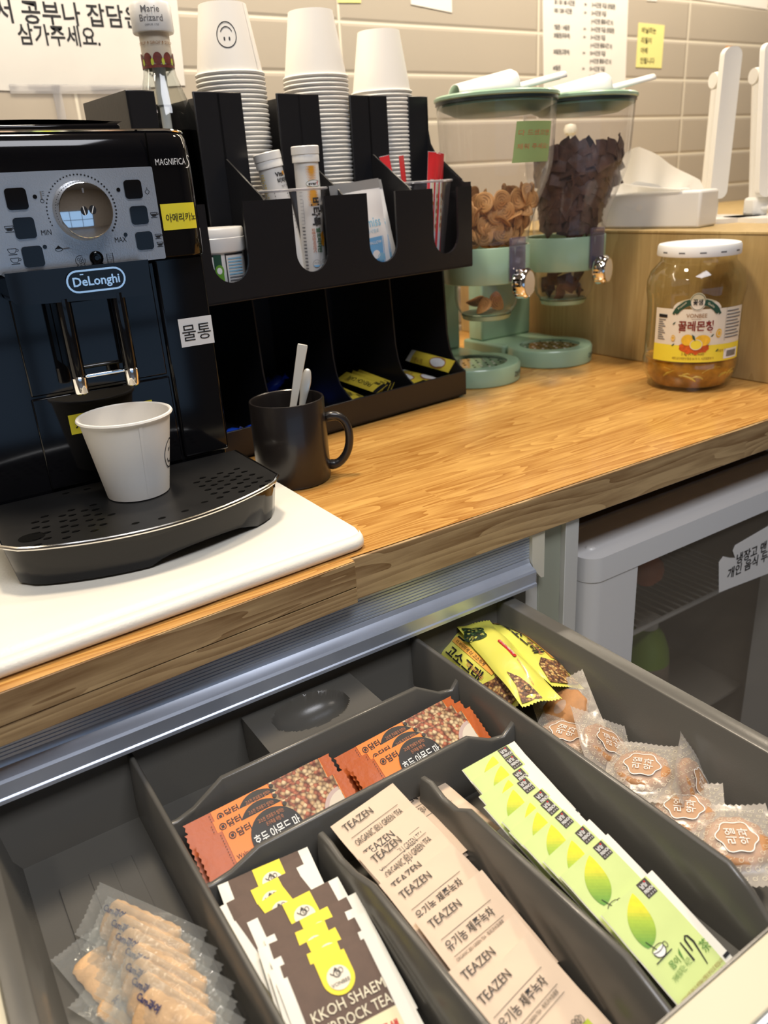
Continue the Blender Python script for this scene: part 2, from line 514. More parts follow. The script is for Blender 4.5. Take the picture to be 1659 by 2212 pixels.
class MB:
    def __init__(self):
        self.V, self.F, self.M, self.mats = [], [], [], []

    def mi(self, m):
        if isinstance(m, str):
            m = K[m]
        if m not in self.mats:
            self.mats.append(m)
        return self.mats.index(m)

    def add(self, V, F, m):
        n = len(self.V)
        k = self.mi(m)
        self.V += [Vector(v) for v in V]
        self.F += [tuple(i + n for i in f) for f in F]
        self.M += [k] * len(F)
        return self

    def box(self, lo, hi, m):
        x0, y0, z0 = lo
        x1, y1, z1 = hi
        V = [(x0, y0, z0), (x1, y0, z0), (x1, y1, z0), (x0, y1, z0), (x0, y0, z1), (x1, y0, z1), (x1, y1, z1), (x0, y1, z1)]
        F = [(3, 2, 1, 0), (4, 5, 6, 7), (0, 1, 5, 4), (1, 2, 6, 5), (2, 3, 7, 6), (3, 0, 4, 7)]
        return self.add(V, F, m)

    def grid(self, fn, nu, nv, m, closed_u=False, mfn=None):
        V = [fn(i / nu, j / nv) for j in range(nv + 1) for i in range(nu + (0 if closed_u else 1))]
        w_ = nu if closed_u else nu + 1
        n = len(self.V)
        self.V += [Vector(v) for v in V]
        for j in range(nv):
            for i in range(nu):
                a = j * w_ + i
                b = j * w_ + (i + 1) % w_
                self.F.append((n + a, n + b, n + b + w_, n + a + w_))
                self.M.append(self.mi(mfn(i, j) if mfn else m))
        return self

    def lathe(self, prof, m, c=(0, 0, 0), n=40, T=None, mfn=None, a0=0, a1=None):
        """revolve (r, z) pairs; T maps local to parent space"""
        full = a1 is None
        span = 2 * PI if full else a1 - a0
        nn = n if full else n + 1
        V = []
        for r, z in prof:
            for i in range(nn):
                a = a0 + span * i / n
                v = Vector((r * math.cos(a), r * math.sin(a), z))
                V.append((T @ v if T else v) + Vector(c))
        F, ms = [], []
        for j in range(len(prof) - 1):
            for i in range(n):
                a, b = j * nn + i, j * nn + (i + 1) % nn
                F.append((a, b, b + nn, a + nn))
                ms.append(mfn(j) if mfn else m)
        k = len(self.V)
        self.V += V
        for f, q in zip(F, ms):
            self.F.append(tuple(x + k for x in f))
            self.M.append(self.mi(q))
        return self

    def tube(self, P, r, m, n=8, cap=True, flat=1.0, closed=False):
        P = [Vector(p) for p in P]
        rs = r if isinstance(r, (list, tuple)) else [r] * len(P)
        V = []
        L = len(P)
        prev = None
        for i, p in enumerate(P):
            t = (P[(i + 1) % L] - P[i - 1]) if closed else (P[min(i + 1, L - 1)] - P[max(i - 1, 0)])
            t.normalize()
            if prev is None:
                a = Vector((0, 0, 1)) if abs(t.z) < .9 else Vector((1, 0, 0))
                u = t.cross(a).normalized()
            else:
                u = (prev - t * prev.dot(t)).normalized()
            prev = u
            v = t.cross(u)
            for k in range(n):
                a = 2 * PI * k / n
                V.append(p + (u * math.cos(a) + v * math.sin(a) * flat) * rs[i])
        F = []
        for j in range(L if closed else L - 1):
            for k in range(n):
                a, b = j * n + k, j * n + (k + 1) % n
                c_, d_ = ((j + 1) % L) * n + (k + 1) % n, ((j + 1) % L) * n + k
                F.append((a, b, c_, d_))
        if cap and not closed:
            F.append(tuple(range(n))[::-1])
            F.append(tuple((L - 1) * n + k for k in range(n)))
        return self.add(V, F, m)

    def prism(self, pts, f0, f1, m, m_side=None):
        """extrude a 2-D outline between two mappings"""
        n = len(pts)
        V = [f0(*p) for p in pts] + [f1(*p) for p in pts]
        self.add(V, [tuple(range(n))[::-1], tuple(range(n, 2 * n))], m)
        self.add(V, [(i, (i + 1) % n, n + (i + 1) % n, n + i) for i in range(n)], m_side or m)
        return self

    def patch(self, pts, fn, m, rings=3, up=0.0004):
        """flat star-shaped print mapped onto a surface"""
        cx = sum(p[0] for p in pts) / len(pts)
        cy = sum(p[1] for p in pts) / len(pts)
        n = len(pts)
        V = [fn(cx, cy, up)]
        for k in range(1, rings + 1):
            s = k / rings
            V += [fn(cx + (x - cx) * s, cy + (y - cy) * s, up) for x, y in pts]
        F = [(0, 1 + i, 1 + (i + 1) % n) for i in range(n)]
        for k in range(rings - 1):
            a = 1 + k * n
            F += [(a + i, a + n + i, a + n + (i + 1) % n, a + (i + 1) % n) for i in range(n)]
        return self.add(V, F, m)

    def rect(self, x0, y0, x1, y1, fn, m, nx=4, ny=4, up=0.0004):
        return self.grid(lambda a, b: fn(x0 + (x1 - x0) * a, y0 + (y1 - y0) * b, up), nx, ny, m)

    def line(self, P, w_, fn, m, up=0.0006):
        """a drawn stroke through 2-D points"""
        L = len(P)
        ws = w_ if isinstance(w_, (list, tuple)) else [w_] * L
        V = []
        for i, p in enumerate(P):
            a, b = P[max(i - 1, 0)], P[min(i + 1, L - 1)]
            dx, dy = b[0] - a[0], b[1] - a[1]
            q = math.hypot(dx, dy) or 1
            nx, ny = -dy / q * ws[i] / 2, dx / q * ws[i] / 2
            V += [fn(p[0] + nx, p[1] + ny, up), fn(p[0] - nx, p[1] - ny, up)]
        return self.add(V, [(2 * i, 2 * i + 1, 2 * i + 3, 2 * i + 2) for i in range(L - 1)], m)

    def ring(self, cx, cy, rx, ry, w_, fn, m, up=0.0006, n=32, a0=0, a1=2 * PI):
        return self.line([(cx + rx * math.cos(a0 + (a1 - a0) * i / n), cy + ry * math.sin(a0 + (a1 - a0) * i / n)) for i in range(n + 1)], w_, fn, m, up)

    def text(self, s, x, y, size, fn, m, up=0.0006, align='l', bold=0.0, width=None, rot=0.0, sx=1.0):
        V, F, x0, x1 = text_geo(s, bold)
        if not V:
            return self
        if width:
            sx = width / ((x1 - x0) * size)
        off = -x0 if align == 'l' else (-(x0 + x1) / 2 if align == 'c' else -x1)
        c, s_ = math.cos(rot), math.sin(rot)
        P = []
        for vx, vy in V:
            a, b = (vx + off) * size * sx, vy * size
            P.append(fn(x + a * c - b * s_, y + a * s_ + b * c, up))
        return self.add(P, F, m)

    def build(self, name, parent=None, bevel=0.0, seg=2, ang=35, shift=None, subsurf=0, solid=0.0):
        me = bpy.data.meshes.new(name)
        V = self.V if shift is None else [v - Vector(shift) for v in self.V]
        me.from_pydata([tuple(v) for v in V], [], self.F)
        for m in self.mats:
            me.materials.append(m)
        me.polygons.foreach_set('material_index', self.M)
        me.polygons.foreach_set('use_smooth', [True] * len(self.F))
        me.update()
        me.set_sharp_from_angle(angle=R(ang))
        o = bpy.data.objects.new(name, me)
        COL.objects.link(o)
        if parent:
            o.parent = parent
        if solid:
            md = o.modifiers.new('solid', 'SOLIDIFY')
            md.thickness = solid
            md.offset = 0
        if bevel:
            md = o.modifiers.new('bevel', 'BEVEL')
            md.width = bevel
            md.segments = seg
            md.limit_method = 'ANGLE'
            md.angle_limit = R(40)
            md.harden_normals = False
        if subsurf:
            md = o.modifiers.new('sub', 'SUBSURF')
            md.levels = subsurf
            md.render_levels = subsurf
        return o


def tag(o, label, cat, group=None, kind=None):
    o['label'] = label
    o['category'] = cat
    if group:
        o['group'] = group
    if kind:
        o['kind'] = kind
    return o


def thing(name, label, cat, loc=(0, 0, 0), rot=(0, 0, 0), group=None):
    o = bpy.data.objects.new(name, None)
    o.empty_display_size = 0.02
    COL.objects.link(o)
    o.location = loc
    o.rotation_euler = rot
    return tag(o, label, cat, group)


def struct(o):
    o['kind'] = 'structure'
    return o


def children(o):
    return [c for c in bpy.data.objects if c.parent == o]


def copy_tree(o, parent=None):
    c = o.copy()
    COL.objects.link(c)
    c.parent = parent
    for ch in children(o):
        copy_tree(ch, c)
    return c


def ident(u, v, w_=0):
    return Vector((u, v, w_))


def circ(cx, cy, rx, ry=None, n=24, a0=0.0, a1=2 * PI):
    ry = rx if ry is None else ry
    return [(cx + rx * math.cos(a0 + (a1 - a0) * i / n), cy + ry * math.sin(a0 + (a1 - a0) * i / n)) for i in range(n)]


def rrect(x0, y0, x1, y1, r, n=5):
    P = []
    for cx, cy, a in ((x1 - r, y0 + r, -PI / 2), (x1 - r, y1 - r, 0), (x0 + r, y1 - r, PI / 2), (x0 + r, y0 + r, PI)):
        for i in range(n + 1):
            t = a + PI / 2 * i / n
            P.append((cx + r * math.cos(t), cy + r * math.sin(t)))
    return P


ORD = ['first', 'second', 'third', 'fourth', 'fifth', 'sixth', 'seventh', 'eighth', 'ninth', 'tenth', 'eleventh', 'twelfth',
       'thirteenth', 'fourteenth', 'fifteenth', 'sixteenth', 'seventeenth', 'eighteenth', 'nineteenth', 'twentieth',
       'twenty-first', 'twenty-second', 'twenty-third', 'twenty-fourth', 'twenty-fifth', 'twenty-sixth', 'twenty-seventh',
       'twenty-eighth', 'twenty-ninth', 'thirtieth']

# ================================================================ the room
WY = 1.276
struct(MB().box((-1.9, WY, -.86), (3.2, WY + .1, 1.6), 'wall_tile').build('wall_back'))
struct(MB().box((-2.0, -2.7, -.90), (3.3, WY + .1, -.86), 'floor_tile').build('floor'))
struct(MB().box((-2.0, -2.7, 1.6), (3.3, WY + .1, 1.65), 'grey_wall').build('ceiling'))
struct(MB().box((-2.0, -2.7, -.86), (-1.9, WY, 1.6), 'grey_wall').build('wall_left'))
struct(MB().box((3.2, -2.7, -.86), (3.3, WY, 1.6), 'grey_wall').build('wall_right'))
wf = MB()
for a, b, c, d in ((-1.9, -.86, 3.2, -.80), (-1.9, .30, 3.2, 1.6), (-1.9, -.80, -1.8, .30), (1.4, -.80, 3.2, .30)):
    wf.box((a, -2.7, b), (c, -2.6, d), 'grey_wall')
struct(wf.build('wall_front'))
wn = MB()
for x in (-1.8, -1.0, -.2, .6, 1.37):
    wn.box((x, -2.68, -.80), (x + .03, -2.62, .30), 'glow_dark')
for z in (-.80, -.30, .27):
    wn.box((-1.8, -2.68, z), (1.4, -2.62, z + .03), 'glow_dark')
win = struct(wn.build('window_1'))
mday = bpy.data.materials.new('daylight_pane')
mday.use_nodes = True
mday.node_tree.nodes.clear()
_o = mday.node_tree.nodes.new('ShaderNodeOutputMaterial')
_e = mday.node_tree.nodes.new('ShaderNodeEmission')
_e.inputs[0].default_value = (.42, .66, 1.0, 1)
_e.inputs[1].default_value = 0.75
mday.node_tree.links.new(_e.outputs[0], _o.inputs[0])
MB().box((-1.8, -2.675, -.80), (1.4, -2.67, .30), mday).build('window_pane', win)

# ================================================================ worktop
ct = thing('countertop', 'long honey coloured wooden worktop with a thick grained front edge', 'countertop', (0, .51, 0))
CT = -.0385


def worktop(x0, x1, y0, ztop, name):
    y1 = WY
    m = MB()
    V = [(x0, y0, CT), (x1, y0, CT), (x1, y1, CT), (x0, y1, CT), (x0, y0, ztop), (x1, y0, ztop), (x1, y1, ztop), (x0, y1, ztop)]
    m.add(V, [(4, 5, 6, 7), (3, 2, 1, 0), (1, 2, 6, 5), (2, 3, 7, 6), (3, 0, 4, 7)], 'counter_wood')
    return m


# the edge material lives in the x-z plane, so build it in its own flat frame
def worktop_piece(x0, x1, y0, name):
    m = worktop(x0, x1, y0 + .0012, 0, name)
    m.V = [v - Vector((0, .51, 0)) for v in m.V]
    return m.build(name, ct)


worktop_piece(-1.0, 2.4, .510, 'top_slab')
e = MB().box((-1.0, -.0385, 0), (2.4, -.0003, .003), 'edge_wood').build('front_edge', ct, bevel=.0008)
e.rotation_euler = (R(90), 0, 0)
e.location = (0, .0012, 0)
# the separate nosing strip on the left, set at a slight angle, with the lower layer under it
def slant(y_left, y_right, x0, x1, z0, z1, mt, name):
    m = MB()
    o_ = .51
    V = [(x0, y_left - o_, z0), (x1, y_right - o_, z0), (x1, .0012, z0), (x0, .0012, z0), (x0, y_left - o_, z1), (x1, y_right - o_, z1), (x1, .0012, z1), (x0, .0012, z1)]
    m.add(V, [(3, 2, 1, 0), (4, 5, 6, 7), (1, 2, 6, 5), (2, 3, 7, 6), (3, 0, 4, 7)], 'counter_wood')
    ob = m.build(name, ct)
    L = math.hypot(x1 - x0, y_right - y_left)
    e_ = MB().box((0, z0 + .0002, 0), (L, z1 - .0002, .0012), 'edge_wood').build(mt, ct, bevel=.0005)
    e_.rotation_euler = (R(90), 0, math.atan2(y_right - y_left, x1 - x0))
    e_.location = (x0, y_left - o_, 0)
    return ob


slant(.4886 - .055 * 1.0, .4886 + .055 * .2835, -1.0, .2835, -.0236, -.0001, 'nosing_edge', 'left_nosing')
slant(.4895 - .052 * 1.0, .4895 + .052 * .2835, -1.0, .2835, -.0385, -.0240, 'lower_edge', 'under_slab')

# ================================================================ white board under the machine
bd = thing('serving_board', 'thick white plastic board with a grooved front lip under the coffee machine', 'board', (0.0, .60, 0))


def board_pt(x, y, z):
    return Vector((x, y - .60, z))


m = MB()
prof = [(.507, .0), (.5035, .0022), (.503, .0060), (.5045, .0092), (.508, .0108), (.5125, .0112), (.5160, .0090), (.5195, .0076), (.5225, .0098), (.527, .0112), (.56, .0112), (.80, .0112), (1.0, .0112), (1.14, .0112)]


def bfn(a, b):
    i = a * (len(prof) - 1)
    i0 = int(min(i, len(prof) - 2))
    t = i - i0
    y = prof[i0][0] * (1 - t) + prof[i0 + 1][0] * t
    z = prof[i0][1] * (1 - t) + prof[i0 + 1][1] * t
    x = -.9 + b * (.307 + .9)
    # front edge follows the slight turn of the board, the right corner is rounded
    y += (-.0015 + (x - .0) * .050) * max(0, (1.1 - y) / .6)
    rr = .014
    dx = x - (.307 - rr)
    if dx > 0 and y < .515 + rr:
        y = y + (rr - math.sqrt(max(0, rr * rr - dx * dx))) * max(0, (.53 - prof[i0][0]) / .03)
    return board_pt(x, y, z)


xs = [0, .3, .6, .8, .9, .95, .975, .985, .9885] + [.9885 + .0115 * k / 10 for k in range(1, 11)]
V, F = [], []
NP = len(prof)
for b in xs:
    for i in range(NP):
        V.append(bfn(i / (NP - 1), b))
for j in range(len(xs) - 1):
    for i in range(NP - 1):
        a = j * NP + i
        F.append((a, a + NP, a + NP + 1, a + 1))
m.add(V, F, 'board')
# right side wall
lastc = V[-NP:]
base = [Vector((v.x, v.y, 0)) for v in lastc]
rnd = [Vector((v.x + .0015, v.y, v.z * .5)) for v in lastc]
m.add(lastc + rnd + base, [(i, NP + i, NP + i + 1, i + 1) for i in range(NP - 1)] + [(NP + i, 2 * NP + i, 2 * NP + i + 1, NP + i + 1) for i in range(NP - 1)], 'board')
m.build('slab', bd, ang=60)

# ================================================================ coffee machine
MX0, MX1 = .045, .272
BZ = .0112
cm = thing('coffee_machine', 'glossy black espresso machine with a silver button panel on the white board', 'coffee machine', (.165, .75, BZ))
CML = Vector((.165, .75, BZ))


def cmb(m, name, parent=None, **k):
    return m.build(name, parent or cm, shift=CML, **k)


# lower body
m = MB()
m.box((MX0 + .004, .716, BZ + .012), (MX1 - .003, 1.05, .236), 'black_gloss')
cmb(m, 'lower_body', bevel=.006, seg=3)
m = MB()
m.box((.1015, .7135, .049), (.2225, .7185, .1305), 'black_gloss')
cmb(m, 'grounds_door', bevel=.0012)
m = MB()
m.box((.1025, .7145, .1325), (.2215, .7185, .232), 'black_gloss')
cmb(m, 'front_cover', bevel=.0012)
m = MB()
m.box((.2245, .7125, .050), (.2705, .7185, .2345), 'black_gloss')
cmb(m, 'water_tank', bevel=.003, seg=3)


# upper body: rounded front corners, slightly leaning front, curved lid line
def ub_outline(y0, r):
    P = []
    x0, x1 = MX0, MX1 + .0005
    for i in range(9):
        t = PI + PI / 2 * i / 8
        P.append((x0 + r + r * math.cos(t), y0 + r + r * math.sin(t)))
    for i in range(9):
        t = -PI / 2 + PI / 2 * i / 8
        P.append((x1 - r + r * math.cos(t), y0 + r + r * math.sin(t)))
    P += [(x1, 1.05), (x0, 1.05)]
    return P


m = MB()
levels = [(.2340, .7015, .020), (.2355, .6995, .020), (.250, .6990, .020), (.300, .7000, .020), (.318, .7015, .020), (.328, .7045, .021), (.3325, .7090, .022), (.3338, .715, .024)]
rows = [[Vector((x, y, z + (.0062 * (1 - ((x - .15) / .12) ** 2) if z > .3 and y < 1 else 0))) for x, y in ub_outline(y0, r)] for z, y0, r in levels]
n = len(rows[0])
V = [v for r_ in rows for v in r_]
F = [(j * n + i, j * n + (i + 1) % n, (j + 1) * n + (i + 1) % n, (j + 1) * n + i) for j in range(len(rows) - 1) for i in range(n)]
F += [tuple(range(n))[::-1], tuple((len(rows) - 1) * n + i for i in range(n))]
m.add(V, F, 'black_gloss')
cmb(m, 'upper_body', ang=50)
# chrome line round the top and the raised lid
m = MB()
top = rows[-2]
m.tube([top[i] + Vector((0, -.0006, .0006)) for i in range(0, 18)], .0010, 'chrome', n=6)
cmb(m, 'top_trim')
m = MB()
m.grid(lambda a, b: Vector((.07 + .155 * a, .735 + .25 * b, .3385 + .0075 * math.sin(PI * min(1, max(0, a)) * .5 + .8) * (1 - .3 * b))), 8, 4, 'black_gloss')
m.box((.070, .733, .330), (.222, .99, .3425), 'black_gloss')
cmb(m, 'top_lid', bevel=.002)
# seam between centre and right column
m = MB()
m.box((.2308, .6975, .2352), (.2314, .7004, .333), 'dark')
cmb(m, 'panel_seam')

# control panel plate
PY = .6985


def pf(y):
    return lambda u, v, w_=0: Vector((u, y - w_, v))


m = MB()
m.prism(rrect(.072, .2342, .2312, .3068, .0015), pf(PY), pf(PY - .0022), 'silver')
panel = cmb(m, 'control_panel', bevel=.0004)
PF = pf(PY - .0022)


def panel_icons():
    m = MB()

    def cup(x, z, s, fill=False):
        pts = [(x - s, z + .5 * s), (x - .85 * s, z - .1 * s), (x - .45 * s, z - .55 * s), (x + .45 * s, z - .55 * s), (x + .85 * s, z - .1 * s), (x + s, z + .5 * s)]
        if fill:
            m.patch([(x - .8 * s, z + .1 * s), (x - .4 * s, z - .5 * s), (x + .4 * s, z - .5 * s), (x + .8 * s, z + .1 * s)], PF, 'ink', 1, .0003)
        m.line(pts + [pts[0]], .0004, PF, 'ink', .0003)
        m.ring(x + 1.15 * s, z + .1 * s, .28 * s, .25 * s, .0004, PF, 'ink', .0003, 10)
        m.line([(x - s, z - .85 * s), (x + s, z - .85 * s)], .0005, PF, 'ink', .0003)
    # dots round the dial
    cx, cz = .1690, .2765
    for i in range(41):
        a = R(200 - 238 * i / 40)
        r = .0268
        m.patch(circ(cx + r * math.cos(a), cz + r * math.sin(a), .00055 + .0003 * i / 40, n=8), PF, 'ink', 1, .0003)
    m.text('MIN', .1345, .2605, .0058, PF, 'ink', .0003, sx=.8)
    m.text('MAX', .1905, .2505, .0058, PF, 'ink', .0003, sx=.8)
    cup(.2265, .2700, .0028, True)
    cup(.2272, .2530, .0026, True)
    cup(.2278, .2465, .0026, True)
    cup(.1120, .2675, .0032, True)
    cup(.1105, .2510, .0032, False)
    cup(.1110, .2440, .0032, False)
    # steam, thermometer, spoon, standby, rinse
    m.line([(.2230, .2865), (.2222, .2880), (.2236, .2892), (.2240, .2915), (.2246, .2892), (.2258, .2880), (.2250, .2865), (.2240, .2858), (.2230, .2865)], .0004, PF, 'ink', .0003)
    m.line([(.1403, .2925), (.1403, .2865)], .0012, PF, 'ink_grey', .0003)
    m.ring(.1403, .2855, .0013, .0013, .0004, PF, 'ink', .0003, 12)
    for k in range(3):
        m.line([(.1412, .2895 + .0014 * k), (.1426, .2895 + .0014 * k)], .0003, PF, 'ink', .0003)
    m.patch([(.1425, .2495), (.1452, .2522), (.1480, .2495)], PF, 'ink', 1, .0003)
    m.ring(.1452, .2492, .0028, .0014, .0004, PF, 'ink', .0003, 16)
    m.line([(.1480, .2492), (.1535, .2496)], .0009, PF, 'ink_grey', .0003)
    m.ring(.1042, .2880, .0038, .0038, .0005, PF, 'ink', .0003, 20)
    m.line([(.1042, .2885), (.1042, .2925)], .0006, PF, 'ink', .0003)
    m.ring(.1600, .2392, .0038, .0038, .0004, PF, 'ink', .0003, 20, R(60), R(380))
    for dx, dz in ((-.0014, .001), (.0012, .0014), (0, -.0014), (.0016, -.0006)):
        m.ring(.1600 + dx, .2392 + dz, .0009, .0011, .0003, PF, 'ink', .0003, 10)
    for x in (.1823, .1835, .1847, .1859):
        for k in range(5):
            m.line([(x, .2362 + .0014 * k), (x, .2370 + .0014 * k)], .0003, PF, 'ink', .0003)
    m.line([(.1815, .2425), (.1815, .2360)], .0004, PF, 'ink', .0003)
    m.line([(.1866, .2430), (.1866, .2363)], .0004, PF, 'ink', .0003)
    for x, z in ((.1355, .2888), (.1350, .2520), (.2005, .2905), (.2000, .2560)):
        m.patch(circ(x, z, .0016, n=14), PF, 'black_gloss', 1, .0006)
    return m


panel_icons().build('printed_icons', panel, shift=CML)
# buttons
for i, (x, z) in enumerate(((.2125, .2902), (.2140, .2702), (.2150, .2500), (.1218, .2880), (.1232, .2668), (.1248, .2455))):
    s = .0072 if i < 3 else .0078
    m = MB()
    m.prism(rrect(x - s, z - s, x + s, z + s, .0028), pf(PY - .0012), pf(PY - .0034), 'black_gloss')
    cmb(m, 'button', bevel=.0006)
m = MB()
m.lathe([(.0, .0), (.0055, 0), (.0055, .0014), (.0042, .002), (.0038, .0012), (.0022, .001), (.0018, .0022), (0, .0022)], 'black_gloss', (.1730, PY - .0018, .2400), 28, Matrix.Rotation(R(90), 3, 'X'))
cmb(m, 'rinse_button')
# dial
m = MB()
kt = Matrix.Rotation(R(90), 3, 'X')
m.lathe([(.0226, 0), (.0226, .0015), (.0218, .0030), (.0212, .0120), (.0206, .0136), (.0198, .0140), (0, .0140)], 'chrome', (.1690, PY - .002, .2765), 64, kt)
dial = cmb(m, 'dial', ang=30)
DF = pf(PY - .0160)
m = MB()
m.patch(circ(.1672, .2765, .0027, .0034, n=18), DF, 'ink', 1, .0003)
m.patch(circ(.1738, .2768, .0027, .0034, n=18), DF, 'ink', 1, .0003)
m.line([(.1666, .2798), (.1676, .2732)], .0007, DF, 'white_ink', .0005)
m.line([(.1748, .2796), (.1726, .2742)], .0007, DF, 'white_ink', .0005)
m.line([(.1690, .2930), (.1690, .2895)], .0013, DF, 'ink_grey', .0005)
m.build('dial_mark', dial, shift=CML)

# model lettering on the right column (wraps round the rounded corner)
def col_map(u, v, w_=0):
    """u runs along the front, round the right corner of the upper body"""
    r = .020
    xc = MX1 + .0005 - r
    if u <= xc:
        return Vector((u, .6995 - w_, v))
    a = min((u - xc) / r, PI / 2)
    return Vector((xc + (r + w_) * math.sin(a), .6995 + r - (r + w_) * math.cos(a), v))


m = MB()
m.text('MAGNIFICA', .2355, .3075, .0072, col_map, 'white_ink', .0012, width=.0265)
m.line([(.2672, .3132), (.2662, .3146), (.2646, .3142), (.2645, .3120), (.2660, .3098), (.2660, .3072), (.2640, .3052), (.2615, .3050)], [.0005, .0008, .0008, .0010, .0012, .0012, .0010, .0004], col_map, 'white_ink', .0014)
cmb(m, 'model_lettering')
m = MB()
m.rect(.2338, .2565, .2655, .2775, col_map, 'yellow_tape', 10, 2, .0010)
st = cmb(m, 'label_sticker')
st['label'] = 'yellow sticker with black lettering'
m = MB()
m.text('아메리카노', .2372, .2635, .0074, col_map, 'ink', .0015, bold=.008, width=.0275)
m.build('sticker_lettering', st, shift=CML)
TF = pf(.7123)
m = MB()
m.rect(.2380, .1545, .2700, .1800, TF, 'paper_tag', 1, 1, .0004)
st = cmb(m, 'label_sticker')
st['label'] = 'white sticker with black lettering'
m = MB()
m.text('물통', .2540, .1608, .0162, TF, 'ink', .0008, 'c', width=.0275)
m.build('sticker_lettering', st, shift=CML)
# yellow sticker behind the paper cup
TF2 = pf(.7133)
m = MB()
a = at_y(146, 898, .7133)
b = at_y(328, 866, .7133)
m.rect(a.x, a.z - .0175, b.x, a.z + .0000, TF2, 'yellow_tape', 1, 1, .0004)
st = cmb(m, 'label_sticker')
st['label'] = 'yellow sticker with black lettering'
m = MB()
m.text('카페라떼', a.x + .0045, a.z - .0130, .0105, TF2, 'ink', .0008, bold=.02)
m.build('sticker_lettering', st, shift=CML)

# logo block and badge
m = MB()
P = [(.0985, .236), (.0985, .2165), (.1025, .2125), (.1080, .2115), (.2030, .2075), (.2065, .2085), (.2085, .2115), (.2100, .236)]
m.prism(P, lambda u, v: Vector((u, .716, v)), lambda u, v: Vector((u, .679, v)), 'black_gloss')
cmb(m, 'spout_housing', bevel=.003, seg=3)
BFm = pf(.679)


def stadium(cx, cz, w_, h, n=10):
    r = h / 2
    P = []
    for i in range(n + 1):
        t = -PI / 2 + PI * i / n
        P.append((cx + w_ / 2 - r + r * math.cos(t), cz + r * math.sin(t)))
    for i in range(n + 1):
        t = PI / 2 + PI * i / n
        P.append((cx - w_ / 2 + r + r * math.cos(t), cz + r * math.sin(t)))
    return P


m = MB()
m.prism(stadium(.1650, .2245, .0470, .0176), pf(.680), pf(.677), 'chrome')
bdg = cmb(m, 'badge', bevel=.0008)
m = MB()
m.prism(stadium(.1650, .2245, .0440, .0146), pf(.6775), pf(.6768), 'black_gloss')
m.text("DeLonghi", .1650, .2211, .0098, pf(.6766), 'chrome', .0003, 'c', bold=.022, width=.0370)
m.line([(.1527, .2298), (.1555, .2298)], .0008, pf(.6766), 'chrome', .0003)
m.build('badge_face', bdg, shift=CML)
# spout
m = MB()
m.box((.1330, .690, .1530), (.1890, .716, .212), 'black_gloss')
cmb(m, 'spout_body', bevel=.004, seg=3)
for x in (.1375, .1810):
    m = MB()
    m.lathe([(0, .0), (.0052, .0), (.0058, .002), (.0060, .064)], 'black_gloss', (x, .6845, .1485), 28)
    cmb(m, 'spout_pipe')
    m = MB()
    m.lathe([(.0040, -.001), (.0056, 0), (.0060, .0015), (.0062, .013), (.0055, .014), (.0, .014)], 'chrome', (x, .6845, .1355), 28)
    cmb(m, 'nozzle')
m = MB()
m.box((.1432, .6835, .1470), (.1755, .6880, .1500), 'chrome')
cmb(m, 'spout_rail', bevel=.001)

# drip tray
TX0, TX1 = .0430, .2755
TZ = .0480


def tray_y(x, bulge=.038, y0=.6085):
    t = (x - (TX0 + TX1) / 2) / ((TX1 - TX0) / 2)
    return y0 - bulge * (1 - t * t)


def tray_ring(inset, z, y_in=0):
    P = []
    n = 24
    x0, x1 = TX0 + inset, TX1 - inset
    P.append(Vector((x0, .712, z)))
    for i in range(n + 1):
        x = x0 + (x1 - x0) * i / n
        y = tray_y(x) + inset * .9 + y_in
        e_ = min(i, n - i)
        if e_ == 0:
            y += .008
        elif e_ == 1:
            y += .0012
        P.append(Vector((x, y, z)))
    P.append(Vector((x1, .712, z)))
    return P


m = MB()
rings_ = [tray_ring(.010, BZ + .0005), tray_ring(.0065, BZ + .002), tray_ring(.0030, .0395), tray_ring(.0028, .0430), tray_ring(.0010, .0432), tray_ring(.0005, .0445)]
# arched cut-out under the front
for i, v in enumerate(rings_[0]):
    k = abs(v.x - .190) / .045
    if k < 1 and 1 < i < len(rings_[0]) - 2:
        up = .0085 * (1 - k * k) ** .5
        rings_[0][i] = v + Vector((0, .0, up))
        rings_[1][i] = rings_[1][i] + Vector((0, 0, up))
n = len(rings_[0])
V = [v for r_ in rings_ for v in r_]
F = [(j * n + i, j * n + i + 1, (j + 1) * n + i + 1, (j + 1) * n + i) for j in range(len(rings_) - 1) for i in range(n - 1)]
m.add(V, F, 'black_gloss')
dtray = cmb(m, 'drip_tray', ang=50)
m = MB()
m.tube([v for v in tray_ring(.0004, .0458)], .0019, 'steel', n=8, flat=.9)
m.build('chrome_rim', dtray, shift=CML)
m = MB()
P = tray_ring(.0015, .0472)
m.add(P, [tuple(range(len(P)))], 'tray_grid')
GZ = .0472
gf = lambda u, v, w_=0: Vector((u, v, GZ + w_))
for cxx, rows_, sl in ((.066, 5, .10), (.087, 5, .10), (.108, 5, .06), (.212, 5, -.02), (.232, 5, -.06), (.252, 5, -.10)):
    for k in range(rows_):
        for dx in (0, .009):
            y = .596 + .0125 * k + .008 * (dx > 0) + .25 * abs(cxx - .16) * .12
            m.patch(circ(cxx + dx + sl * .02 * k, y, .0029, .0017, n=12), gf, 'dark', 1, .0002)
            m.ring(cxx + dx + sl * .02 * k, y, .0031, .0019, .0007, gf, 'chrome', .0004, 8, R(190), R(350))
for x, y in ((.138, .590), (.158, .586), (.178, .588), (.198, .596), (.128, .622), (.196, .700), (.178, .702), (.128, .700), (.110, .702)):
    m.patch(circ(x, y, .0033, .0018, n=12), gf, 'dark', 1, .0002)
m.patch(circ(.0655, .6170, .0100, .0085, n=24), gf, 'dark', 1, .0003)
# brushed strip in the middle
m.build('drain_grid', dtray, shift=CML)

